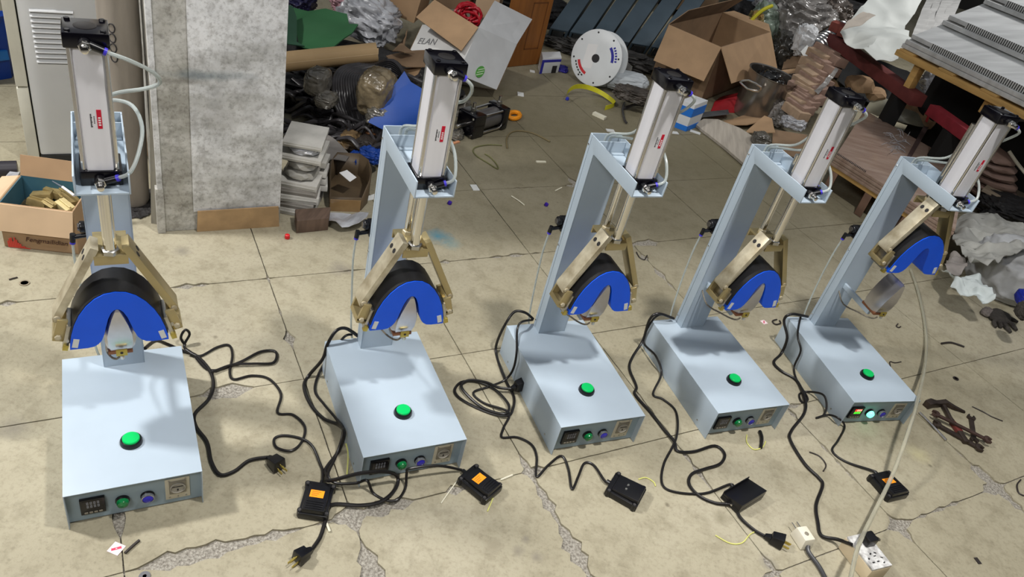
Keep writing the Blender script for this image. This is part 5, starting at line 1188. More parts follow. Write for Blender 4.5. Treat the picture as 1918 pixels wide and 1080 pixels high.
# steel channels
chm = mat('channel_blue_grey', (72, 86, 96), .5, .3, var=.15, scale=4)
chend = mat('channel_end', (56, 58, 58), .6, .4, var=.2)
CHL = ['leftmost grey-blue steel channel behind the spool', 'second grey-blue steel channel from the left behind the spool', 'third grey-blue steel channel from the left behind the spool', 'grey-blue steel channel right behind the spool rim', 'second grey-blue steel channel from the open carton', 'grey-blue steel channel nearest the open carton']
for i in range(6):
    bx_, by_ = 1030+i*38, 52+i*7.0
    A_ = gp(bx_, by_, .13); B_ = at(bx_+.72*(by_+40), -40, A_.y+.75)
    A2 = gp(bx_+36, by_+6.5, .13); wv = (A2-A_)*.96; dv_ = B_-A_; nv = dv_.cross(wv).normalized()
    if nv.dot(CAM-A_) < 0: nv = -nv
    ch = thing('steel_channel', CHL[i], 'steel channel', A_-nv*.05, 0, 'steel channels leaning behind the spool', world=True)
    w1 = wv*.16
    sec = [Vector(), wv, wv-nv*.075, wv*.86-nv*.075, wv*.86-nv*.012, wv*.14-nv*.012, wv*.14-nv*.075, -nv*.075]
    m = MB(); n_ = 8; m.add([A_+s for s in sec]+[B_+s for s in sec], [tuple(range(n_)), tuple(range(2*n_-1, n_-1, -1))]+[(k, (k+1) % n_, n_+(k+1) % n_, n_+k) for k in range(n_)]); m.build('profile', chm, ch, bev=.004)
    m = MB(); e0 = A_-dv_.normalized()*.004; m.hexa([e0+wv*.2-nv*.075, e0+wv*.8-nv*.075, e0+wv*.8-nv*.014, e0+wv*.2-nv*.014]+[p+dv_.normalized()*.01 for p in (e0+wv*.2-nv*.075, e0+wv*.8-nv*.075, e0+wv*.8-nv*.014, e0+wv*.2-nv*.014)]); m.build('end_plate', chend, ch)
    for q in (.35, .65):
        m = MB(); m.lathe([(.011, 0), (.011, .002)], e0+wv*q-nv*.045, -dv_.normalized(), 10); m.build('bolt_hole', ink, ch)
bag('dark_debris', 'dark scrap below the ends of the steel channels', 'debris', mat('murky_debris2', (58, 56, 54), .6, var=.4, scale=14, bump=1, bscale=30), 1130, 100, 5.0, 110, .12, 12, .4, 4, 27)
# big open carton
C0b = gp(1312, 191); zc_ = at(1350, 88, C0b.y).z
C0 = Vector((C0b.x, C0b.y, zc_)); CLt = gp(1253, 46, zc_); CRt = gp(1444, 60, zc_)
# keep it a real box: equalise the side directions to a right angle
u_ = (CLt-C0); v_ = (CRt-C0); CBt = C0+u_+v_; dnz = Vector((0, 0, -zc_))
oc = thing('carton', 'large open brown carton with hanging flaps in the middle background', 'carton', C0b+(u_+v_)*.5, 0, world=True)
quad_mb([CLt+dnz, C0+dnz, C0, CLt], .005).build('left_wall', kraftd, oc); quad_mb([C0+dnz, CRt+dnz, CRt, C0], .005).build('right_wall', kraftd, oc)
quad_mb([CLt, CBt, CBt+dnz, CLt+dnz], .005).build('back_left_wall', kraftin, oc); quad_mb([CBt, CRt, CRt+dnz, CBt+dnz], .005).build('back_right_wall', kraft, oc)
m = MB(); m.hexa([p+dnz for p in (C0, CRt, CBt, CLt)]+[p+dnz*.97 for p in (C0, CRt, CBt, CLt)]); m.build('bottom', kraftin, oc)
quad_mb([CLt, C0, at(1318, 152, C0.y-.16), at(1224, 113, CLt.y-.16)], .005).build('left_flap', kraft, oc)
quad_mb([C0, CRt, at(1456, 128, CRt.y-.14), at(1371, 156, C0.y-.12)], .005).build('right_flap', kraft, oc)
quad_mb([CLt, CBt, at(1405, -8, CBt.y+.05), at(1290, 20, CLt.y+.12)], .005).build('back_left_flap', kraftd, oc)
quad_mb([CBt, CRt, at(1440, 45, CRt.y+.16), at(1375, 20, CBt.y+.16)], .005).build('back_right_flap', kraft, oc)
b = MB(); b.hexa([at(1238, 18, 6.6), at(1338, 18, 6.6), at(1345, 8, 7.0), at(1245, 8, 7.0), at(1243, -40, 6.6), at(1350, -40, 6.6), at(1355, -40, 7.0), at(1250, -40, 7.0)]); solo('carton', b, kraftd, 'brown carton at the top edge behind the large open carton', 'carton', bev=.004)
sheet('steel_plate', 'grey-blue folded steel piece right above the open carton', 'steel plate', mat('slate_steel', (86, 96, 108), .5, .3, var=.1), [(1358, 28, 6.3), (1385, 5, 6.6), (1410, -20, 6.9), (1432, -5, 6.7), (1420, 15, 6.4), (1400, 42, 6.1)], .004, 3, .01, 31)
# blue and white box, rails, red box, pot
r_, P, v, z = small_box('small white and blue product box on the floor right of the third press cylinder', [(1258, 236), (1284, 246), (1308, 236)], .16)
blb = mat('sky_blue_ink', (30, 110, 200), .6, var=0)
band(r_, P[0], P[1], 0, .03, blb); band(r_, P[1], P[2], 0, .03, blb); band(r_, P[0], P[1], .085, .135, blb); band(r_, P[1], P[2], .085, .135, blb)
fleck('paper_scrap', 'white paper scrap before the small blue and white box', 'paper', 1263, 249, 20, .045, .03, tape, .004)
fleck('paper_scrap', 'pale paper scrap right of the small blue and white box', 'paper', 1302, 248, -10, .06, .03, tape, .004)
b = MB(); b.hexa([gp(1296, 222, .03), gp(1366, 214, .03), gp(1364, 205, .03), gp(1296, 212, .03), gp(1296, 222, .05), gp(1366, 214, .05), gp(1364, 205, .05), gp(1296, 212, .05)]); solo('metal_rail', b, mat('galvanised', (120, 122, 124), .4, .7, var=.1), 'perforated grey metal rail below the red box', 'rail', bev=.002)
b = MB(); b.hexa([gp(1330, 210), gp(1382, 212), gp(1392, 196), gp(1345, 192), at(1338, 190, 4.72), at(1388, 178, 4.72), at(1392, 172, 4.95), at(1350, 180, 4.95)]); solo('red_box', b, mat('red_tin', (150, 20, 30), .45, var=.15), 'dark red box under the flap of the open carton', 'box', bev=.004)
pc_ = gp(1412, 222)+Vector((0, .05, 0)); pr = 44*mpp(pc_); ph = .27
pot = thing('steel_pot', 'deep steel pot with a square handle right of the open carton', 'pot', pc_, 0, world=True)
m = MB(); m.lathe([(pr*.93, 0), (pr*.97, .02), (pr, ph), (pr*1.05, ph+.004), (pr*1.05, ph+.010), (pr*.97, ph+.006), (pr*.95, .03), (.0, .025)], pc_, (0.06, 0, 1), 40); m.build('body', mat('pot_steel', (150, 144, 138), .25, .9, var=.1, scale=10, stretch=(3, 3, .3)), pot, angle=40)
ht = at(1405, 160, pc_.y-pr); m = MB(); m.tube([at(1386, 153, ht.y-.03), at(1402, 150, ht.y-.05), at(1425, 163, ht.y-.05), at(1420, 171, ht.y-.03), at(1400, 166, ht.y-.05), at(1386, 153, ht.y-.03)], .006, 8, 2); m.build('handle', chrome, pot)
bag('black_bag', 'glossy black bag stuffed in the steel pot', 'bag', mat('black_gloss', (20, 19, 20), .15, var=.1, coat=.5), 1440, 156, pc_.y+.02, 28, .09, 20, .25, 2.2, 33)
# cardboard, planks before and right of the pot
sheet('cardboard_scrap', 'folded brown cardboard before the steel pot', 'cardboard', kraft, [(1345, 228, 4.45), (1395, 216, 4.6), (1440, 212, 4.65), (1446, 222, 4.55), (1400, 232, 4.4), (1362, 232, 4.4)], .006, 4, .006, 34)
sheet('cardboard_scrap', 'tan triangular cardboard below the steel pot', 'cardboard', kraft, [(1396, 246, 4.26), (1432, 216, 4.5), (1446, 222, 4.46), (1452, 248, 4.22)], .006, 4, .005, 35)
sheet('cardboard_scrap', 'brown printed cardboard behind the fourth press arm', 'cardboard', kraftd, [(1448, 240, 4.35), (1512, 252, 4.3), (1506, 275, 4.1), (1500, 302, 3.95), (1455, 290, 4.0), (1446, 268, 4.15)], .008, 4, .005, 36)
m = quad_mb([at(1472, 290, 3.97), at(1500, 297, 3.95), at(1499, 301, 3.94), at(1471, 294, 3.96)], .002); solo('tape_strip', m, ink, 'black printed strip on the cardboard behind the fourth press', 'tape')
bag('dark_bag', 'dark bag under the tan cardboard before the pot', 'bag', filmd, 1425, 262, 4.15, 18, .06, 12, .3, 2.5, 37)
pk = [gp(1302, 231, .02), gp(1318, 222, .05), gp(1345, 223, .05), gp(1385, 239, .05), gp(1412, 256, .05), gp(1426, 270, .05), gp(1412, 295, .03), gp(1394, 306, .02), gp(1350, 268, .02)]
solo('plank', sheet_mb(pk, .004, 4, .015, 4, 38), woodg, 'broad grey worn plank on the floor left of the fourth press', 'plank')
P4 = [gp(1452, 150, .22), gp(1530, 128, .22), gp(1534, 118, .22), gp(1456, 132, .24)]
solo('plank', quad_mb([at(1452, 155, 4.95), at(1534, 140, 5.1), at(1536, 122, 5.2), at(1454, 132, 5.05)], .03), kraft, 'brown plank lying across the pot towards the brick stack', 'plank', bev=.003)
sheet('cardboard_scrap', 'brown curved cardboard behind the plank and pot', 'cardboard', kraftd, [(1464, 128, 5.3), (1474, 95, 5.45), (1488, 66, 5.55), (1504, 70, 5.5), (1508, 118, 5.3), (1490, 126, 5.28)], .015, 4, .005, 39)
bag('clear_film', 'crumpled clear film between pot and brick stack', 'film', film, 1460, 212, 4.6, 20, .06, 20, .35, 3, 40)
bag('clear_film', 'flat glittering film below the brick stack', 'film', filmw, 1486, 230, 4.4, 24, .05, 9, .35, 3, 41)
bag('dark_sack', 'dark sack between the pot and the brick stack', 'sack', mat('dark_sack', (54, 48, 42), .6, var=.3, scale=8), 1478, 178, 5.0, 30, .12, 34, .2, 2, 42)

# ================================================================== right: pallets, bricks, panels, sacks
# low pallet with brown laminated sheets
zt_ = .21
F0, K0, K1 = gp(1566, 288, zt_), gp(1620, 204, zt_), gp(1850, 262, zt_); F1 = F0+(K1-K0)
F1 = gp(1700, 372, zt_); F1 = F0+(F1-F0)*1.6; K1 = K0+(F1-F0)
ux_ = (F1-F0); vy_ = (K0-F0)
pal = thing('pallet', 'low wooden pallet under the brown sheets behind the fourth and last press', 'pallet', F0+Vector((0, 0, -zt_))+ux_*.5+vy_*.5, 0, world=True)
def pp(a, b, z): p = F0+ux_*a+vy_*b; return Vector((p.x, p.y, z))
def pb(mb, a0, a1, b0, b1, z0, z1): return mb.hexa([pp(a0, b0, z0), pp(a1, b0, z0), pp(a1, b1, z0), pp(a0, b1, z0), pp(a0, b0, z1), pp(a1, b0, z1), pp(a1, b1, z1), pp(a0, b1, z1)])
for k in range(6):
    m = MB(); pb(m, 0, 1, k*.17, k*.17+.13, .125, .148); m.build('deck_board', woodp, pal, bev=.002)
for a0 in (.03, .34, .66, .93):
    for b0 in (.0, .45, .88):
        m = MB(); pb(m, a0, a0+.06, b0, b0+.1, .0, .125); m.build('block', mat('pallet_block', (128, 100, 84), .8, var=.2), pal, bev=.003)
lam = mat('brown_laminate', (170, 148, 134), .32, rgb2=(148, 124, 110), scale=5, stretch=(1, 6, 1), bump=.25, bscale=18, coat=.5)
SL = ['bottom brown laminated sheet on the low pallet', 'second brown laminated sheet on the low pallet', 'third brown laminated sheet on the low pallet', 'top brown film-covered sheet on the low pallet']
for k in range(4):
    m = MB(); e_ = .004*(k % 2); pb(m, e_, 1-e_, e_-.01, .98-e_, .149+k*.0155, .149+(k+1)*.0155-.0008)
    solo('laminated_sheet', m, lam, SL[k], 'sheet', 'brown sheets on the low pallet', bev=.002)
m = MB()
for k in range(22): pb(m, .01+k*.012, .016+k*.012, -.004, .012, zt_+.001, zt_+.006)
solo('edge_strip', m, ink, 'row of dark edge marks along the front of the brown sheets', 'strip')
m = MB(); m.hexa([gp(1730, 236, zt_+.002), gp(1740, 238, zt_+.002), gp(1706, 296, zt_+.002), gp(1698, 294, zt_+.002), gp(1730, 236, zt_+.006), gp(1740, 238, zt_+.006), gp(1706, 296, zt_+.006), gp(1698, 294, zt_+.006)]); solo('packing_strap', m, mat('dark_strap', (74, 58, 56), .5, var=.1), 'dark packing strap across the brown sheets', 'strap')
sheet('clear_film', 'grey-green film pulled over the back edge of the brown sheets', 'film', mat('green_grey_film', (134, 132, 116), .3, var=.15, scale=6, coat=.4), [(1618, 206, 4.9), (1640, 176, 5.05), (1670, 188, 5.0), (1720, 212, 4.95), (1735, 236, 4.8), (1690, 228, 4.75), (1650, 218, 4.75)], .012, 6, .002, 50)
m = MB(); random.seed(9)
for k in range(26):
    p = gp(1680+random.uniform(-14, 20), 272+random.uniform(-22, 18), zt_+.003); q = p+Vector((random.uniform(-.08, .08), random.uniform(-.08, .08), random.uniform(0, .02))); m.tube([p, (p+q)/2+Vector((0, 0, .012)), q], .0016, 4, 3)
solo('film_shreds', m, filmw, 'white film shreds on the brown sheets', 'film', kind='stuff')
# brick stack
bk = mat('reddish_brick', (150, 124, 110), .8, var=.16, scale=20); bk2 = mat('tan_brick', (166, 142, 118), .8, var=.14, scale=20)
rows = [(1495, 212), (1503, 202), (1512, 192), (1498, 190), (1507, 180), (1518, 172), (1505, 168), (1513, 158), (1525, 150), (1520, 140), (1533, 136), (1528, 124), (1541, 118), (1552, 130), (1540, 106), (1552, 98), (1565, 112), (1522, 184), (1530, 168), (1540, 152)]
rows.sort(key=lambda q: -q[1])
pos = ['lowest', 'second', 'third', 'fourth', 'fifth', 'sixth', 'seventh', 'eighth', 'ninth', 'tenth', 'eleventh', 'twelfth', 'thirteenth', 'fourteenth', 'fifteenth', 'sixteenth', 'seventeenth', 'eighteenth', 'nineteenth', 'topmost']
random.seed(21)
for k, (px, py) in enumerate(rows):
    Y = 4.45+(212-py)*.0045; c = at(px, py, Y); M = Matrix.Translation(c) @ Matrix.Rotation(R(34+random.uniform(-9, 9)), 4, 'Z') @ Matrix.Rotation(R(random.uniform(-10, 10)), 4, 'Y')
    s = random.uniform(.9, 1.15); b = MB(); b.box(-.042*s, .042*s, -.06, .10, -.024*s, .024*s, M)
    solo('brick', b, bk if k % 3 else bk2, pos[k]+' brick, counted upward, of the leaning stack behind the fourth press cap', 'brick', 'bricks of the leaning stack', bev=.004)
sheet('clear_film', 'milky film strip wrapped around the brick stack', 'film', film, [(1524, 172, 4.50), (1545, 150, 4.6), (1566, 122, 4.74), (1572, 126, 4.72), (1552, 154, 4.58), (1532, 176, 4.46)], .02, 14, .001, 51)
for k, (px, py, w_, l) in enumerate(((1552, 160, 20, 'small torn tan carton left of the fourth press cap'), (1610, 158, 30, 'torn tan carton piece under the red beam'), (1640, 176, 20, 'little tan carton chunk below the red beam'))):
    c = at(px, py, 5.0+.03*k); s = mpp(c); b = blob_mb(c, [Vector((w_*s*.9, 0, .02)), Vector((0, .08, 0)), Vector((-.02, 0, w_*s*.55))], .18, 1.5, 60+k, 2); solo('carton_piece', b, kraft, l, 'cardboard', angle=20)
for k, (pts, l) in enumerate(([[(1682, 200, 5.05), (1700, 180, 5.15), (1722, 184, 5.12), (1745, 200, 5.05), (1735, 222, 4.9), (1700, 212, 4.95)], 'crushed tan carton in the middle below the red beam'], [[(1728, 222, 4.9), (1738, 198, 5.0), (1756, 200, 5.0), (1768, 212, 4.95), (1745, 238, 4.8), (1732, 240, 4.8)], 'crushed tan carton with a red mark'], [[(1758, 222, 4.88), (1775, 208, 4.98), (1800, 222, 4.9), (1806, 240, 4.78), (1770, 240, 4.78)], 'crushed carton flap at the right of the brown sheets'])):
    sheet('carton_piece', l, 'cardboard', kraft, pts, .025, 9, .006, 70+k, angle=25)
solo('red_tape', quad_mb([at(1733, 226, 4.80), at(1741, 207, 4.92), at(1745, 209, 4.90), at(1737, 229, 4.78)], .003), mat('red_tape', (200, 36, 34), .4, var=.1), 'short red tape on the crushed carton', 'tape')
# red beam
a, b_ = gp(1564, 64, .44), gp(1726, 178, .44); d = (b_-a).normalized(); n = Vector((0, 0, 1)).cross(d).normalized(); z = Vector((0, 0, 1))
def beam(a, b_, w_, h_): return MB().hexa([a-n*w_-z*h_, b_-n*w_-z*h_, b_+n*w_-z*h_, a+n*w_-z*h_, a-n*w_, b_-n*w_, b_+n*w_, a+n*w_])
solo('red_beam', beam(a, b_, .045, .07), woodr, 'long dark red wooden beam in front of the panel pallet', 'beam', bev=.004)
a2, b2 = gp(1752, 196, .44), gp(1845, 262, .44); solo('red_beam', beam(a2, b2, .035, .06), mat('bright_red_board', (140, 40, 52), .6, var=.2, scale=12), 'shorter brighter red beam behind the last press cap', 'beam', bev=.004)
for q in (.15, .85):
    p = a+(b_-a)*q; m = MB(); m.box(-.04, .04, -.04, .04, 0, p.z-.072, Matrix.Translation((p.x, p.y, 0))); solo('support_block', m, mat('shade_black', (20, 20, 20), .8, var=.2), ('left' if q < .5 else 'right')+' dark support under the long red beam', 'block')  # supports coloured black to stand in for the shade under the beams
p = a2+(b2-a2)*.5; m = MB(); m.box(-.04, .04, -.04, .04, 0, p.z-.062, Matrix.Translation((p.x, p.y, 0))); solo('support_block', m, mat('shade_black', (20, 20, 20), .8, var=.2), 'dark support under the shorter red beam', 'block')
for k, (px, py) in enumerate(((1574, 62), (1590, 72), (1602, 82))):
    c = gp(px, py, .46)+Vector((0, .05, .02)); b = MB(); b.box(-.06, .06, -.05, .05, -.03, .03, Matrix.Translation(c) @ Matrix.Rotation(R(-30), 4, 'Z')); solo('brick', b, mat('red_brick', (128, 66, 56), .8, var=.2, scale=20), ['leftmost', 'middle', 'rightmost'][k]+' red brick lying on the end of the long red beam', 'brick', 'red bricks on the beam end', bev=.005)
bag('clear_film', 'heap of clear film over the red beams', 'film', filmw, 1768, 176, 5.15, 52, .12, 22, .35, 3.2, 52, rot=28)
# high pallet with aluminium panels
zb = .62
G0, G1 = gp(1690, 90, zb), gp(1930, 208, zb); gu = (G1-G0); gn = Vector((0, 0, 1)).cross(gu).normalized()
if gn.y < 0: gn = -gn
def hp_(a, b, z): p = G0+gu*a+gn*b; return Vector((p.x, p.y, z))
def hb2(mb, a0, a1, b0, b1, z0, z1): return mb.hexa([hp_(a0, b0, z0), hp_(a1, b0, z0), hp_(a1, b1, z0), hp_(a0, b1, z0), hp_(a0, b0, z1), hp_(a1, b0, z1), hp_(a1, b1, z1), hp_(a0, b1, z1)])
def hb3(mb, a0, a1, b0, b1, z0, z1):      # the panels lie sloping up to the back
    k = .34; return mb.hexa([hp_(a0, b0, z0+b0*k), hp_(a1, b0, z0+b0*k), hp_(a1, b1, z0+b1*k), hp_(a0, b1, z0+b1*k), hp_(a0, b0, z1+b0*k), hp_(a1, b0, z1+b0*k), hp_(a1, b1, z1+b1*k), hp_(a0, b1, z1+b1*k)])
hpal = thing('pallet', 'tall pine pallet carrying the aluminium panels at upper right', 'pallet', hp_(.5, .5, 0), 0, world=True)
m = MB(); hb2(m, -.02, 1.3, -.02, .06, zb-.045, zb-.012); m.build('front_rail', woodp, hpal, bev=.003)
m = MB(); hb2(m, -.02, 1.3, 1.0, 1.08, zb-.07, zb-.012); m.build('rear_rail', woodp, hpal, bev=.003)
for a0 in (.13, .7, 1.2):
    for b0 in (.02, 1.0):
        m = MB(); hb2(m, a0, a0+.05, b0, b0+.06, (.40 if a0 < .2 else .5) if b0 < .5 else 0, zb-.045); m.build('post', woodp, hpal, bev=.003)
for k in range(4):
    m = MB(); hb2(m, .0+k*.33, .12+k*.33, -.02, 1.08, zb-.012, zb); m.build('deck_board', woodp, hpal, bev=.002)
m = MB(); hb2(m, -.06, 1.3, .62, 1.05, .0, .398); solo('dark_filler', m, mat('shade_box_black', (22, 21, 21), .8, var=.2), 'added black box standing in for the shade under the panel pallet', 'crate')  # added box, black in place of the shade below the pallet
m = MB(); hb2(m, -.06, 1.3, .55, .57, .0, zb-.08); solo('tarpaulin', m, mat('shade_black', (20, 20, 20), .8, var=.2), 'added black sheet standing in for the shade under the panel pallet', 'tarpaulin')  # added sheet, its black colour stands in for the unlit gap
sheet('tarpaulin', 'added black sheet standing in for shade on the floor between the red beam and the brown sheets', 'tarpaulin', mat('shade_black', (20, 20, 20), .8, var=.2), [(1570, 150, gp(1570, 150, .05).y), (1590, 95, gp(1590, 95, .05).y), (1700, 130, gp(1700, 130, .05).y), (1800, 200, gp(1800, 200, .05).y), (1840, 250, gp(1840, 250, .05).y), (1760, 240, gp(1760, 240, .05).y), (1640, 200, gp(1640, 200, .05).y)], .02, 3, .004, 53)  # added sheet, black in place of the shade behind the brown sheets
alp = mat('panel_alu', (206, 208, 208), .3, .1, var=.12, scale=4, stretch=(1, 8, 1), bump=.15, bscale=12)
alq = mat('panel_film', (188, 187, 184), .3, .1, var=.15, scale=5, stretch=(1, 8, 1), coat=.5)
NL = ['bottom', 'second', 'third', 'fourth', 'fifth', 'sixth', 'top']
for k in range(7):
    b0 = [0, .0, .02, .22, .24, .48, .5][k]; t_ = thing('aluminium_panel', NL[k]+' of the stacked aluminium panels at upper right', 'panel', hp_(.5, b0+.2, zb+.03*k), 0, 'aluminium panels on the tall pallet', world=True)
    z0_ = zb+.001+.026*k; m = MB(); hb3(m, -.01+.01*k, 1.28, b0, 1.1, z0_, z0_+.018); m.build('board', alp if k % 2 == 0 else alq, t_, bev=.003)
    if k in (2, 4, 6):
        m = MB()
        for i in range(60): hb3(m, .18+i*.016, .189+i*.016, b0-.010, b0-.005, z0_-.004, z0_+.030)
        m.build('slotted_edge', mat('slot_white', (224, 226, 226), .35, .3, var=0), t_)
        m = MB()
        for i in range(60): hb3(m, .189+i*.016, .196+i*.016, b0-.009, b0-.005, z0_-.002, z0_+.028)
        m.build('slots', ink, t_)
    m = MB(); hb3(m, -.01+.01*k, 1.28, b0-.004, b0+.004, z0_+.004, z0_+.026); m.build('front_lip', alp, t_, bev=.001)
# white crumpled sheet and pale strips over the left end of the panels
wsh = mat('white_sheet', (208, 212, 208), .6, var=.05, scale=3)
sheet('paper_sheet', 'large white torn and folded sheet hanging over the red beam', 'sheet', wsh, [(1574, 60, 4.97), (1590, 32, 5.17), (1612, 8, 5.32), (1650, -25, 5.62), (1745, -25, 5.82), (1724, 8, 5.52), (1703, 32, 5.27), (1702, 75, 4.97), (1688, 102, 4.77), (1666, 112, 4.72), (1640, 117, 4.70), (1616, 96, 4.77), (1592, 74, 4.87)], .07, 3.2, .002, 56, angle=30, cuts=5)
sheet('paper_sheet', 'beige folded corner lying on the large white sheet', 'sheet', mat('beige_sheet', (206, 196, 183.66), .6, var=.05), [(1576, 56, 4.80), (1592, 34, 4.94), (1618, 18, 5.02), (1640, 28, 4.94), (1610, 46, 4.82)], .02, 5, .002, 57)
pst = mat('pale_strip', (178, 178, 176), .6, var=.1, scale=6, stretch=(1, 6, 1))
for k in range(4):
    x = 1706+k*15; sheet('foam_strip', ['leftmost', 'second', 'third', 'rightmost'][k]+' of the pale strips draped between white sheet and panels', 'strip', pst, [(x, 72+k*3, 5.75), (x+15, 76+k*2, 5.72), (x+40, 20, 6.3), (x+62, -30, 6.9), (x+42, -30, 6.9), (x+20, 20, 6.3)], .012, 5, .006, 58+k, 'pale strips beside the panels')
# flexible duct
dc0, dc1 = at(1522, 95, 5.35), at(1572, 62, 5.75); dd_ = (dc1-dc0); rr_ = 21*mpp(dc0)
du = thing('flexible_duct', 'silver ribbed flexible duct end above the brick stack', 'duct', dc0-Vector((0, 0, rr_)), 0, world=True)
prof = []
for k in range(11):
    h_ = dd_.length*k/10; prof += [(rr_, h_), (rr_*1.07, h_+dd_.length*.03), (rr_, h_+dd_.length*.06)]
inner_ = [(rr_*.93, h_) for r0_, h_ in reversed(prof)]
m = MB(); m.lathe(prof+inner_, dc0, dd_, 28); m.build('ribbed_hose', mat('duct_silver', (168, 174, 180), .3, .8, var=.1), du, angle=60)
for k in range(11):
    h_ = dd_.normalized()*(dd_.length*(k+.3)/10); a_ = dd_.normalized().orthogonal().normalized(); b2_ = dd_.normalized().cross(a_)
    m = MB(); m.tube([dc0+h_+(a_*math.cos(t*.4488)+b2_*math.sin(t*.4488))*rr_*1.07 for t in range(15)], .0045, 5, 2); m.build('rib', chrome, du)
bag('white_bag', 'white crumpled bag left of the ribbed duct', 'bag', mat('white_bag', (206, 208, 210), .45, var=.06), 1506, 76, 5.4, 20, .08, 26, .3, 2.2, 62)
sheet('paper_scrap', 'white paper corner below the white crumpled bag', 'paper', tape, [(1500, 96, 5.25), (1512, 84, 5.3), (1528, 104, 5.22), (1514, 118, 5.16)], .006, 6, .003, 63)
# heap of clear bags at the top
bag('plastic_bag', 'large grey glossy plastic bag at the top centre right', 'plastic bag', film, 1500, 40, 5.95, 62, .25, 40, .3, 3, 64)
bag('plastic_bag', 'clear plastic bag at the top edge left of the grey bag', 'plastic bag', filmw, 1462, 8, 6.3, 46, .2, 28, .35, 3, 65)
bag('plastic_bag', 'greenish bag behind the yellow hose above the open carton', 'plastic bag', mat('green_bag', (128, 142, 128), .4, var=.15, scale=6, coat=.3), 1430, 46, 5.9, 28, .15, 34, .3, 2.6, 66)
bag('plastic_bag', 'dark brown glossy bag right of the grey bag', 'plastic bag', mat('brown_film', (92, 84, 78), .2, var=.3, scale=8, coat=.6, bump=.6, bscale=20), 1556, 34, 6.1, 34, .2, 34, .3, 3, 67)
bag('plastic_bag', 'dark bag between the open carton and the brown cardboard', 'plastic bag', mat('dark_bag2', (58, 56, 52), .3, var=.3, scale=8, coat=.4), 1462, 100, 5.5, 24, .15, 34, .3, 3, 68)
bag('mixed_bag', 'bag with orange and green print at the open carton corner', 'bag', mat('orange_bag', (150, 116, 60), .5, rgb2=(96, 116, 86), scale=8), 1413, 42, 5.75, 14, .1, 18, .3, 2.6, 69)
b = MB(); b.tube([at(1402, 44, 5.6), at(1415, 30, 5.62), at(1430, 18, 5.65), at(1446, 11, 5.7)], .013, 8, 5); solo('yellow_hose', b, strap, 'short yellow hose above the open carton', 'hose')
bag('white_bag', 'pale blue white bag at the top right corner', 'bag', mat('pale_blue_bag', (196, 204, 216), .5, var=.06), 1905, 14, 8.2, 22, .2, 30, .25, 2.2, 71)
bag('dark_bag', 'dark navy bag at the top right behind the panels', 'bag', mat('navy2', (34, 34, 60), .5, var=.2), 1875, 2, 8.6, 22, .2, 22, .3, 2.2, 72)
bag('dark_heap', 'dark heap of scrap at the top behind the clear bags', 'scrap', heapm, 1520, -10, 7.6, 170, .4, 40, .3, 3, 73)
bag('dark_heap', 'dark scrap heap behind the steel channels', 'scrap', heapm, 1230, 20, 7.2, 120, .3, 50, .3, 3, 74)
bag('dark_heap', 'dark scrap heap behind the open carton', 'scrap', heapm, 1400, 60, 6.4, 60, .3, 44, .3, 3, 76)
bag('dark_heap', 'dark heap behind the white carton and door panel', 'scrap', heapm, 900, -5, 5.6, 190, .3, 30, .3, 3, 75)
# layered packs and board right of the last press
pkm = mat('brown_pack', (140, 116, 106), .6, var=.14, scale=8)
for k in range(6):
    y = 362-k*16; c = at(1856-k*1, y, 4.3); s = mpp(c); b = blob_mb(c, [Vector((40*s, .03, 0)), Vector((-.05, .16, 0)), Vector((0, 0, 9.5*s))], .12, 1.6, 80+k, 3, .004); solo('paper_pack', b, pkm, ['lowest', 'second lowest', 'third', 'fourth', 'second highest', 'highest'][k]+' of the brown layered packs right of the last press cylinder', 'pack', 'layered packs beside the last press cylinder', angle=35)
b = MB(); b.hexa([at(1888, 345, 4.52), at(1945, 370, 4.42), at(1945, 370, 4.55), at(1888, 345, 4.65), at(1898, 270, 4.52), at(1950, 280, 4.42), at(1950, 280, 4.55), at(1898, 270, 4.65)]); solo('dark_filler', b, mat('dark_filler', (48, 42, 40), .7, var=.2), 'dark filler box at the right edge behind the layered packs', 'crate', bev=.004)  # added dark box filling a dark area
solo('board', quad_mb([at(1842, 352, 4.05), at(1935, 398, 3.95), at(1940, 372, 4.3), at(1862, 334, 4.4)], .02), mat('grey_tan_board', (140, 126, 108), .75, var=.12, scale=6), 'grey-tan board sticking out at the right edge above the sacks', 'board', bev=.002)
b = MB(); b.tube([at(1890, 283, 4.2), at(1905, 305, 4.15), at(1922, 326, 4.1)], .009, 8, 4); solo('pale_rod', b, wirew, 'pale rod at the right edge before the dark filler box', 'rod')
b = MB(); b.hexa([at(1888, 228, 4.5), at(1940, 228, 4.5), at(1940, 224, 4.7), at(1888, 224, 4.7), at(1892, 200, 4.5), at(1945, 200, 4.5), at(1945, 196, 4.7), at(1892, 196, 4.7)]); solo('grey_part', b, mat('grey_part', (120, 118, 120), .5, .3, var=.2), 'grey metal part at the right edge beside the last press cap', 'metal part', bev=.004)
bag('dark_heap', 'dark scrap below the board at the right edge', 'scrap', heapm, 1890, 395, 4.0, 60, .15, 20, .3, 3, 77)
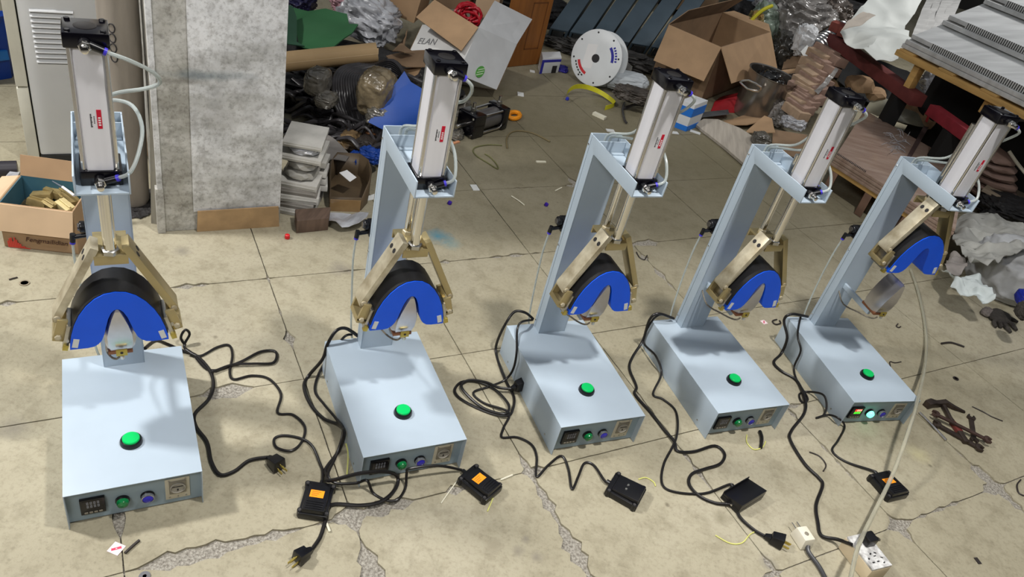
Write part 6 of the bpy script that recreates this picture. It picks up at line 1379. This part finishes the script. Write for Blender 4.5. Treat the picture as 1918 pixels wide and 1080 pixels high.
# sacks, cloth, glove, can
sackm = mat('white_sack2', (176, 178, 180), .6, var=.1, scale=6, bump=.5, bscale=14)
bag('white_sack', 'bulky white sack on the floor at the right edge', 'sack', sackm, 1892, 505, 3.22, 66, .17, 52, .18, 1.8, 90)
sheet('tarpaulin_cloth', 'crumpled grey tarpaulin spread over the white sack', 'tarpaulin', mat('grey_tarp', (140, 140, 136), .6, rgb2=(168, 168, 162), scale=9, bump=.6, bscale=18), [(1786, 410, 3.62), (1806, 398, 3.72), (1850, 394, 3.75), (1872, 408, 3.68), (1918, 418, 3.62), (1950, 440, 3.5), (1930, 462, 3.1), (1880, 470, 3.02), (1850, 492, 2.96), (1822, 494, 2.98), (1802, 470, 3.15), (1785, 448, 3.32)], .05, 8, .003, 91, angle=50, cuts=6, el=.018)
sheet('tarpaulin_cloth', 'small grey cloth end hanging below the tarpaulin', 'cloth', mat('grey_tarp2', (134, 128, 124), .65, var=.15, scale=12), [(1768, 492, 3.05), (1782, 474, 3.2), (1806, 476, 3.12), (1812, 494, 3.02), (1796, 510, 2.96), (1776, 512, 2.98)], .03, 12, .003, 92, angle=50, cuts=6, el=.015)
sheet('cloth', 'pale crumpled cloth lying on the floor before the sacks', 'cloth', mat('pale_cloth', (186, 194, 194), .75, var=.06, scale=10), [(1766, 502, 3.02), (1776, 510, 2.98), (1812, 512, 2.98), (1832, 514, 2.98), (1858, 544, 2.86), (1862, 560, 2.80), (1846, 562, 2.79), (1826, 550, 2.83), (1806, 548, 2.84), (1780, 536, 2.88), (1790, 520, 2.93)], .035, 14, .003, 93, angle=50, cuts=6, el=.014)
b = MB(); b.lathe([(.016, 0), (.017, .004), (.017, .05), (.015, .056), (.015, .06)], gp(1868, 546, .02), gp(1896, 556, .02)-gp(1868, 546, .02), 20); solo('spray_can', b, mat('dusty_can', (150, 150, 148), .4, .5, var=.15), 'small metal can lying before the white sack', 'can', bev=.001)
gl = thing('work_glove', 'dark knitted work glove lying on the floor at the right', 'glove', gp(1875, 598), 0, world=True)
gm_ = mat('glove_dark', (62, 58, 54), .9, var=.25, scale=60, bump=.8, bscale=200)
m = blob_mb(gp(1872, 592, .012), [(gp(1893, 603)-gp(1852, 582))*.5, (gp(1866, 602)-gp(1882, 586))*.55, Vector((0, 0, .013))], .1, 2, 3, 3); m.build('palm', gm_, gl, angle=60)
for (p0, p1, p2, r_) in (((1883, 592), (1896, 598), (1906, 603), .0095), ((1884, 598), (1896, 608), (1904, 618), .0095), ((1878, 603), (1886, 613), (1893, 622), .0095), ((1870, 600), (1874, 609), (1877, 613), .009), ((1866, 594), (1862, 604), (1866, 612), .009)):
    m = MB(); m.tube([gp(*p0, .012), gp(*p1, .012), gp(*p2, .010)], lambda t, r_=r_: r_*(1-.35*max(0, t-.6)/.4), 8, 5); m.build('finger', gm_, gl, angle=60)
m = blob_mb(gp(1850, 584, .011), [(gp(1862, 590)-gp(1840, 577))*.5, (gp(1844, 588)-gp(1856, 578))*.55, Vector((0, 0, .012))], .12, 2.5, 5, 3); m.build('cuff', mat('glove_cuff', (120, 112, 108), .9, var=.3, scale=120, bump=.8, bscale=200), gl, angle=60)
bag('blue_bag', 'corner of a dark blue bag at the right edge', 'bag', mat('blue_bag2', (26, 40, 140), .4, var=.15), 1918, 558, 2.9, 12, .05, 12, .2, 2, 94)
bag('dark_rag', 'dark rag at the right edge beside the glove', 'rag', gm_, 1918, 582, 2.72, 12, .04, 14, .2, 2, 95)

# ------------------------------------------------------------------ tidy up helper properties
for o in list(C.objects):
    if '_off' in o: del o['_off']
